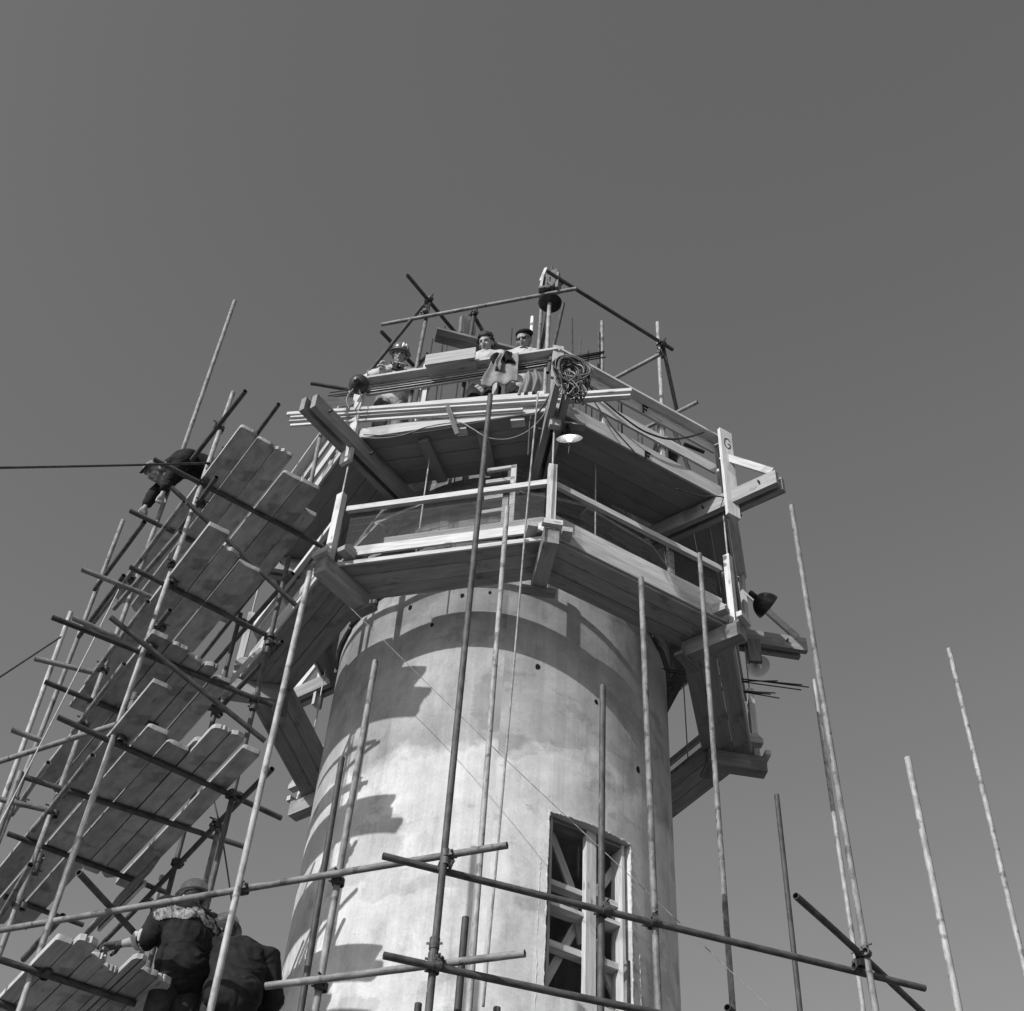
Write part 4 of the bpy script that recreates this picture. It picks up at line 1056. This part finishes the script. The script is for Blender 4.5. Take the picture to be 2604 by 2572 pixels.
    def wrinkle(me, amp, sc, seed):
        from mathutils import noise as N
        nn = [v.normal.copy() for v in me.vertices]
        for i_, v in enumerate(me.vertices):
            q = Vector((v.co.x * sc, v.co.y * sc, v.co.z * sc * .45)) + Vector((seed, seed * 2, 0))
            w_ = N.noise(v.co * 5 + Vector((seed, 0, 0)))
            a = N.noise(q + Vector((0, 0, w_ * 2))); b_ = 1 - abs(N.noise(Vector((v.co.x * 6, v.co.y * 6, v.co.z * 19 + w_ * 4)) + Vector((3, 1, seed)))) * 3
            v.co += nn[i_] * (a * amp * .7 + max(0, b_) * amp * .45)
        me.update()
    # jacket, trousers, boots
    wrs = {q: J['el' + q].lerp(J['wr' + q], sleeve) for q in 'LR'}
    hem = [] if not hemmed else [ell(J['pelvis'] - (J['waist'] - J['pelvis']) * .25, (.172 * bulk, .135 * bulk, .17), J['chest'] - J['pelvis']), ell(J['waist'].lerp(J['chest'], .4), (.178 * bulk, .135 * bulk, .2), J['chest'] - J['pelvis'])]
    jm = fuse(joinm([(m, I4) for m in torso(.026) + arms(.026, wrs) + hem]), .011, 14); wrinkle(jm, .016, 10, len(label)); jk_ = link('jacket', jm, top, t, M0, True)
    tm_ = fuse(joinm([(m, I4) for m in legs_(.026, .07) + [ell(J['pelvis'] - Zv * .03, (.160 * bulk, .118 * bulk, .13), Zv)]]), .012, 14); wrinkle(tm_, .016, 10, len(label) + 3); link('trousers', tm_, legs, t, M0, True)
    for s in 'LR':
        link('boot', joinm([(m, I4) for m in chain([J['an' + s] + Zv * .06, J['an' + s] - Zv * .045, J['to' + s]], [.05, .05, .042])]), 'cloth_black', t, M0, True)
    if collar:
        nk = J['neck']; d = (J['head'] - nk).normalized()
        pts = [];
        x = d.cross(f).normalized(); y = d.cross(x)
        pts = [nk + d * .03 + x * (.068 * math.cos(c)) + y * (.068 * math.sin(c)) + d * .02 * math.sin(c) for c in [2 * PI * i / 20 for i in range(20)]]
        v, fc = sweep_mesh(pts, .013, 8, True); link('collar', pyd(v, fc), top, t, M0, True)
    # face
    for s in (-1, 1):
        link('eye', ball((0, 0, 0), (.010, .006, .006), 10), 'cloth_black', t, M0 @ Mh @ Matrix.Scale(1.08, 4) @ Matrix.Translation((s * .030, .083, .0)), True)
    link('mouth', ball((0, 0, 0), (.02, .004, .0035), 10), 'glove_dark', t, M0 @ Mh @ Matrix.Scale(1.08, 4) @ Matrix.Translation((0, .0895, -.066)), True)
    MH = M0 @ Mh @ Matrix.Scale(1.08, 4)
    if hair:
        from mathutils import noise as N
        m = ball((0, -.014, .038), (.092 if hair[1] > 1 else .085, .108 if hair[1] > 1 else .1, .104 if hair[1] > 1 else .094), 44)
        bm = bmesh.new(); bm.from_mesh(m)
        bmesh.ops.delete(bm, geom=[v for v in bm.verts if (v.co.y > .05 and v.co.z < .055) or v.co.z < -.055 or (v.co.y > .0 and v.co.z < .01)], context='VERTS')
        for v in bm.verts: v.co += v.co.normalized() * (N.noise(v.co * 38) * .016 * hair[1] + N.noise(v.co * 80) * .008 * hair[1])
        bmesh.ops.solidify(bm, geom=bm.faces, thickness=.012); bm.to_mesh(m); bm.free()
        link('hair', m, hair[0], t, MH, True)
    if hat == 'helmet' or hat == 'helmet_marked':
        m = lathe([(.124, .030), (.119, .036), (.104, .052), (.101, .075), (.090, .115), (.066, .143), (.03, .157), (0, .16), (0, .15), (.03, .147), (.085, .11), (.095, .06), (.114, .027)], 32)
        for v in m.vertices: v.co.y *= 1.13
        h = link('helmet', m, 'helmet_grey', t, MH @ Matrix.Rotation(-.08, 4, 'X'), True)
        rdg = pyd(*sweep_mesh([Vector((0, -.09 * math.cos(c) * 1.13, .075 + .088 * math.sin(c))) for c in [PI * (i + .5) / 14 for i in range(14)]], .009, 6))
        link('ridge', rdg, 'helmet_grey', h, MH @ Matrix.Rotation(-.08, 4, 'X'), True)
        if hat == 'helmet_marked':
            # white painted M on the crown
            for (a0, z0), (a1, z1) in (((-.55, .058), (-.48, .12)), ((-.48, .12), (-.24, .075)), ((-.24, .075), (-.02, .12)), ((-.02, .12), (.06, .058))):
                pts = []
                for i in range(7):
                    q = i / 6; a = a0 + (a1 - a0) * q - .25; z = z0 + (z1 - z0) * q
                    rr = .1035 - max(0, z - .06) * .21 - max(0, z - .1) * .42
                    pts.append(Vector((math.sin(a) * rr, math.cos(a) * rr * 1.13, z)))
                v, fc = sweep_mesh(pts, .011, 6); link('painted_mark', pyd(v, fc), 'white_paint', h, MH @ Matrix.Rotation(-.08, 4, 'X'), True)
    if hat == 'beret':
        m = ball((-.012, -.022, .078), (.098, .106, .05), 28)
        for v in m.vertices:
            if v.co.z < .062: v.co.z = .055 + (v.co.z - .062) * .15; v.co.x *= .92; v.co.y *= .92
        link('beret', m, 'cloth_black', t, MH, True)
        link('hair', ball((0, -.03, .03), (.079, .08, .06), 20), 'hair_dark', t, MH, True)
        g = joinm([(ball((s * .033, .083, .002), (.027, .012, .018), 16), I4) for s in (-1, 1)] + [(ball((0, .092, .008), (.016, .005, .004), 8), I4)] + [(ball((s * .068, .04, .008), (.006, .05, .005), 8), I4) for s in (-1, 1)])
        link('sunglasses', g, 'black_paint', t, MH, True)
    if hat == 'cap':
        m = ball((0, -.012, .055), (.095, .11, .062), 28)
        for v in m.vertices:
            if v.co.z < .045: v.co.z = .04
        c_ = link('flat_cap', m, 'canvas', t, MH, True)
        v = [(-.08, .07, .05), (-.05, .135, .036), (.05, .135, .036), (.08, .07, .05), (-.08, .07, .06), (-.05, .135, .044), (.05, .135, .044), (.08, .07, .06)]
        link('peak', pyd(v, [(3, 2, 1, 0), (4, 5, 6, 7), (0, 1, 5, 4), (1, 2, 6, 5), (2, 3, 7, 6), (3, 0, 4, 7)]), 'cloth_black', c_, MH)
        link('hair', ball((0, -.035, .015), (.08, .075, .05), 20), 'hair_dark', t, MH, True)
    if extras: extras(t, J, base, f, r, MH, jk_)
    return t
FLZ = Z2 + .078
def place(px, headz, J, az, floor):
    """base so that the pose's head lands on the pixel at that height"""
    f = Vector((math.sin(az), math.cos(az), 0)); r = Vector((math.cos(az), -math.sin(az), 0)); h = J.get('head', STAND['head'])
    p = AZ(px[0], px[1], headz); b = p - r * h[0] - f * h[1]; b.z = headz - h[2]; return b
CAMV = lambda p: (-Vector(p)).normalized()
# man with a marked helmet and a camera
ps = dict(waist=(0, .02, 1.08), chest=(0, .06, 1.27), neck=(0, .11, 1.45), head=(.01, .18, 1.585), shL=(-.19, .08, 1.42), shR=(.19, .08, 1.42), elL=(-.34, .12, 1.17), elR=(.30, .14, 1.15), wrL=(-.11, .30, 1.13), wrR=(.11, .31, 1.11))
az = rad(172)
def cam_extra(t, J, base, f, r, MH, jk_):
    c = base + (J['wrL'] + J['wrR']) / 2 + f * .05 + Zv * .02
    M = orient(c, -Zv * .35 + f, Zv)
    o = link('camera_body', pyd(*(lambda a, b, c_: ([(-a, -b, -c_), (a, -b, -c_), (a, b, -c_), (-a, b, -c_), (-a, -b, c_), (a, -b, c_), (a, b, c_), (-a, b, c_)], [(3, 2, 1, 0), (4, 5, 6, 7), (0, 1, 5, 4), (1, 2, 6, 5), (2, 3, 7, 6), (3, 0, 4, 7)]))(.07, .024, .045)), 'black_paint', None, M)
    setp(o, 'small black camera held by the man in the marked helmet', 'camera')
    link('lens', lathe([(0, 0), (.027, 0), (.027, .03), (.023, .032), (.02, .02), (0, .018)], 18), 'black_paint', o, M @ Matrix.Translation((0, .023, 0)) @ Matrix.Rotation(-PI / 2, 4, 'X'), True)
    link('top_plate', pyd([(-.066, -.02, .046), (.066, -.02, .046), (.066, .02, .046), (-.066, .02, .046), (-.06, -.015, .058), (.06, -.015, .058), (.06, .015, .058), (-.06, .015, .058)], [(3, 2, 1, 0), (4, 5, 6, 7), (0, 1, 5, 4), (1, 2, 6, 5), (2, 3, 7, 6), (3, 0, 4, 7)]), 'steel_light', o, M)
    n = base + J['neck']
    for s in (-1, 1):
        link('strap', pyd(*sweep_mesh(spline([n + r * s * .07 - c, n + r * s * .10 + f * .11 - Zv * .06 - c, r * s * .07 + Zv * .03], 14), .006, 5)), 'cloth_black', o, Matrix.Translation(c), True)
person('man in a pale jacket and marked helmet, holding a camera at the rail', place((1016, 906), 13.02, ps, az, FLZ), az, ps, (.12, -1, -.42), top='cloth_pale', legs='canvas', hat='helmet_marked',
       hands=((.9, (.9, 0, -.2)), (.9, (-.9, 0, -.2))), handdir=((.75, -.6, .1), (-.75, -.6, .15)), hair=('hair_dark', .6), extras=cam_extra)
# curly-haired man
ps = dict(waist=(0, .02, 1.08), chest=(0, .05, 1.28), neck=(0, .10, 1.46), head=(-.02, .16, 1.605), shL=(-.18, .07, 1.42), shR=(.18, .07, 1.43), elL=(-.27, .14, 1.14), elR=(.27, .12, 1.14), wrL=(-.10, .26, 1.02), wrR=(.12, .26, 1.02))
az = rad(196)
b = place((1236, 874), 13.06, ps, az, FLZ)
person('bare-headed man with dark curly hair and pale jacket leaning on the rail', b, az, ps, (-.42, -1, -.62), top='cloth_pale', legs='denim', hair=('hair_dark', 1.9), bulk=1.02)
# man in a beret and sunglasses
ps = dict(waist=(0, .02, 1.08), chest=(0, .05, 1.28), neck=(0, .10, 1.46), head=(.0, .17, 1.605), shL=(-.18, .07, 1.42), shR=(.18, .07, 1.42), elL=(-.27, .12, 1.14), elR=(.28, .14, 1.14), wrL=(-.10, .24, 1.02), wrR=(.12, .26, 1.02))
az = rad(190)
b = place((1332, 866), 13.06, ps, az, FLZ)
def scarf(t, J, base, f, r, MH, jk_):
    nk = J['neck'] - Zv * .01
    v, fc = sweep_mesh([nk + r * (.064 * math.cos(c)) + f * (.068 * math.sin(c)) + Zv * (.012 * math.cos(c)) for c in [2 * PI * i / 20 for i in range(20)]], .022, 8, True)
    link('scarf', pyd(v, fc), 'cloth_black', t, Matrix.Translation(base), True)
person('man in a black beret and sunglasses with pale jacket and dark scarf', b, az, ps, (-.45, -1, -.72), top='cloth_pale', legs='denim', hat='beret', extras=scarf, collar=False, bulk=1.04)
# man in a flat cap bending out from the plank scaffold
fl_z = ZA + TUBE + .045
P4 = dict(pelvis=uvz(-.66, .36, 10.50), waist=uvz(-.70, .24, 10.60), chest=uvz(-.78, .04, 10.66), neck=uvz(-.84, -.13, 10.60), head=uvz(-.90, -.25, 10.44),
          shL=uvz(-.62, -.03, 10.58), shR=uvz(-.96, -.02, 10.60), elL=uvz(-.66, -.12, 10.30), elR=uvz(-1.02, -.16, 10.28), wrL=uvz(-.74, -.13, 10.04), wrR=uvz(-1.00, -.20, 10.02),
          hipL=uvz(-.58, .38, 10.46), hipR=uvz(-.75, .38, 10.46), knL=uvz(-.57, .34, 10.08), knR=uvz(-.77, .36, 10.08), anL=uvz(-.58, .42, fl_z + .08), anR=uvz(-.77, .44, fl_z + .08), toL=uvz(-.58, .26, fl_z + .03), toR=uvz(-.79, .28, fl_z + .03))
person('man in a flat cap and dark jacket bending down over the plank scaffold', uvz(-.68, .42, fl_z), 0, P4, (-Vd * .75 - Zv * .8 + Ud * .2), -Vd * .6 + Zv * .6, top='cloth_dark', legs='cloth_black', hat='cap', world_pose=True, hands=((.9, tuple(Ud)), (.9, tuple(-Ud))), sleeve=.75, collar=False)
# worker in a patterned jumper, seen from behind
ps = dict(pelvis=(0, -.03, .95), waist=(0, 0, 1.08), chest=(0, .05, 1.28), neck=(0, .10, 1.44), head=(.02, .15, 1.575), shL=(-.20, .05, 1.36), shR=(.18, .10, 1.41), elL=(-.285, .06, 1.10), elR=(.22, .22, 1.13), wrL=(-.40, .26, 1.09), wrR=(.08, .40, 1.08))
az = rad(-38)
b = place((488, 2292), 5.42, ps, az, 4.2)
def jumper(t, J, base, f, r, MH, jk_):
    src = jk_.data; ls = base; vs_, fs, mp = [], [], {}
    for p in src.polygons:
        c = Vector((0, 0, 0))
        for i in p.vertices: c += src.vertices[i].co
        c /= len(p.vertices); loc = Vector((c.dot(r), c.dot(f), c.z)); zz = loc.z - .10 * abs(loc.x) + .25 * abs(loc.x)
        if 1.30 < loc.z + .26 * abs(loc.x) + .012 * math.sin(loc.x * 38) < 1.395 and abs(loc.x) < .31:
            q = []
            for i in p.vertices:
                if i not in mp: mp[i] = len(vs_); vs_.append(src.vertices[i].co + src.vertices[i].normal * .004)
                q.append(mp[i])
            fs.append(tuple(q))
    o = link('knit_band', pyd(vs_, fs), 'knit_pattern', t, Matrix.Translation(base), True)
    bl = [J['pelvis'] + Zv * .06 + r * (.158 * math.cos(c)) + f * (.135 * math.sin(c) + .01) for c in [2 * PI * i / 28 for i in range(28)]]
    v, fc = sweep_mesh(bl, .014, 6, True); link('belt', pyd(v, fc), 'cloth_black', t, Matrix.Translation(base), True)
    pch = base + J['pelvis'] - r * .19 - f * .02
    link('glove', joinm([(hand_mesh(1.0, 1), Matrix.Scale(1.13, 4))]), 'glove_dark', t, Matrix.Translation(base) @ orient(J['wrL'], J['wrL'] - J['elL'], Zv), True)
    link('tool_pouch', ball((0, 0, 0), (.05, .06, .12), 16), 'cloth_black', t, Matrix.Translation(pch), True)
    cf = J['elL'].lerp(J['wrL'], .42)
    v, fc = sweep_mesh(spline([J['elL'].lerp(J['wrL'], .05), J['elL'].lerp(J['wrL'], .25), cf], 8), .06, 14, rf=lambda q: .080 + .009 * math.sin(9 * q) - .02 * q); link('rolled_cuff', pyd(v, fc), 'cloth_pale', t, Matrix.Translation(base), True)
person('helmeted worker in a dark jumper with a pale patterned band across the shoulders', b, az, ps, (math.sin(az), math.cos(az), -.05), top='cloth_dark', legs='denim', hat='helmet', hair=('hair_dark', .5), extras=jumper, sleeve=.14, bulk=1.3, hands=((1.0, (0, 0, -1)), (.8, (0, 0, -1))))
# second worker, stooping
ps = dict(pelvis=(0, -.08, .94), waist=(0, -.03, 1.06), chest=(0, .06, 1.24), neck=(-.09, .14, 1.39), head=(-.15, .20, 1.51), shL=(-.19, .08, 1.31), shR=(.20, .08, 1.31), elL=(-.26, .18, 1.05), elR=(.30, .10, 1.03), wrL=(-.15, .38, .98), wrR=(.24, .30, .90))
az = rad(-12)
b = place((568, 2378), 5.20, ps, az, 4.2)
person('stooping helmeted worker in plain dark jacket beside the jumper-clad man', b, az, ps, (math.sin(az), math.cos(az), -.2), tilt_up=Vector((0, .1, 1)), top='cloth_dark', legs='denim', hat='helmet', hair=('hair_dark', .5), bulk=1.22)

bpy.data.scenes.remove(TMP)
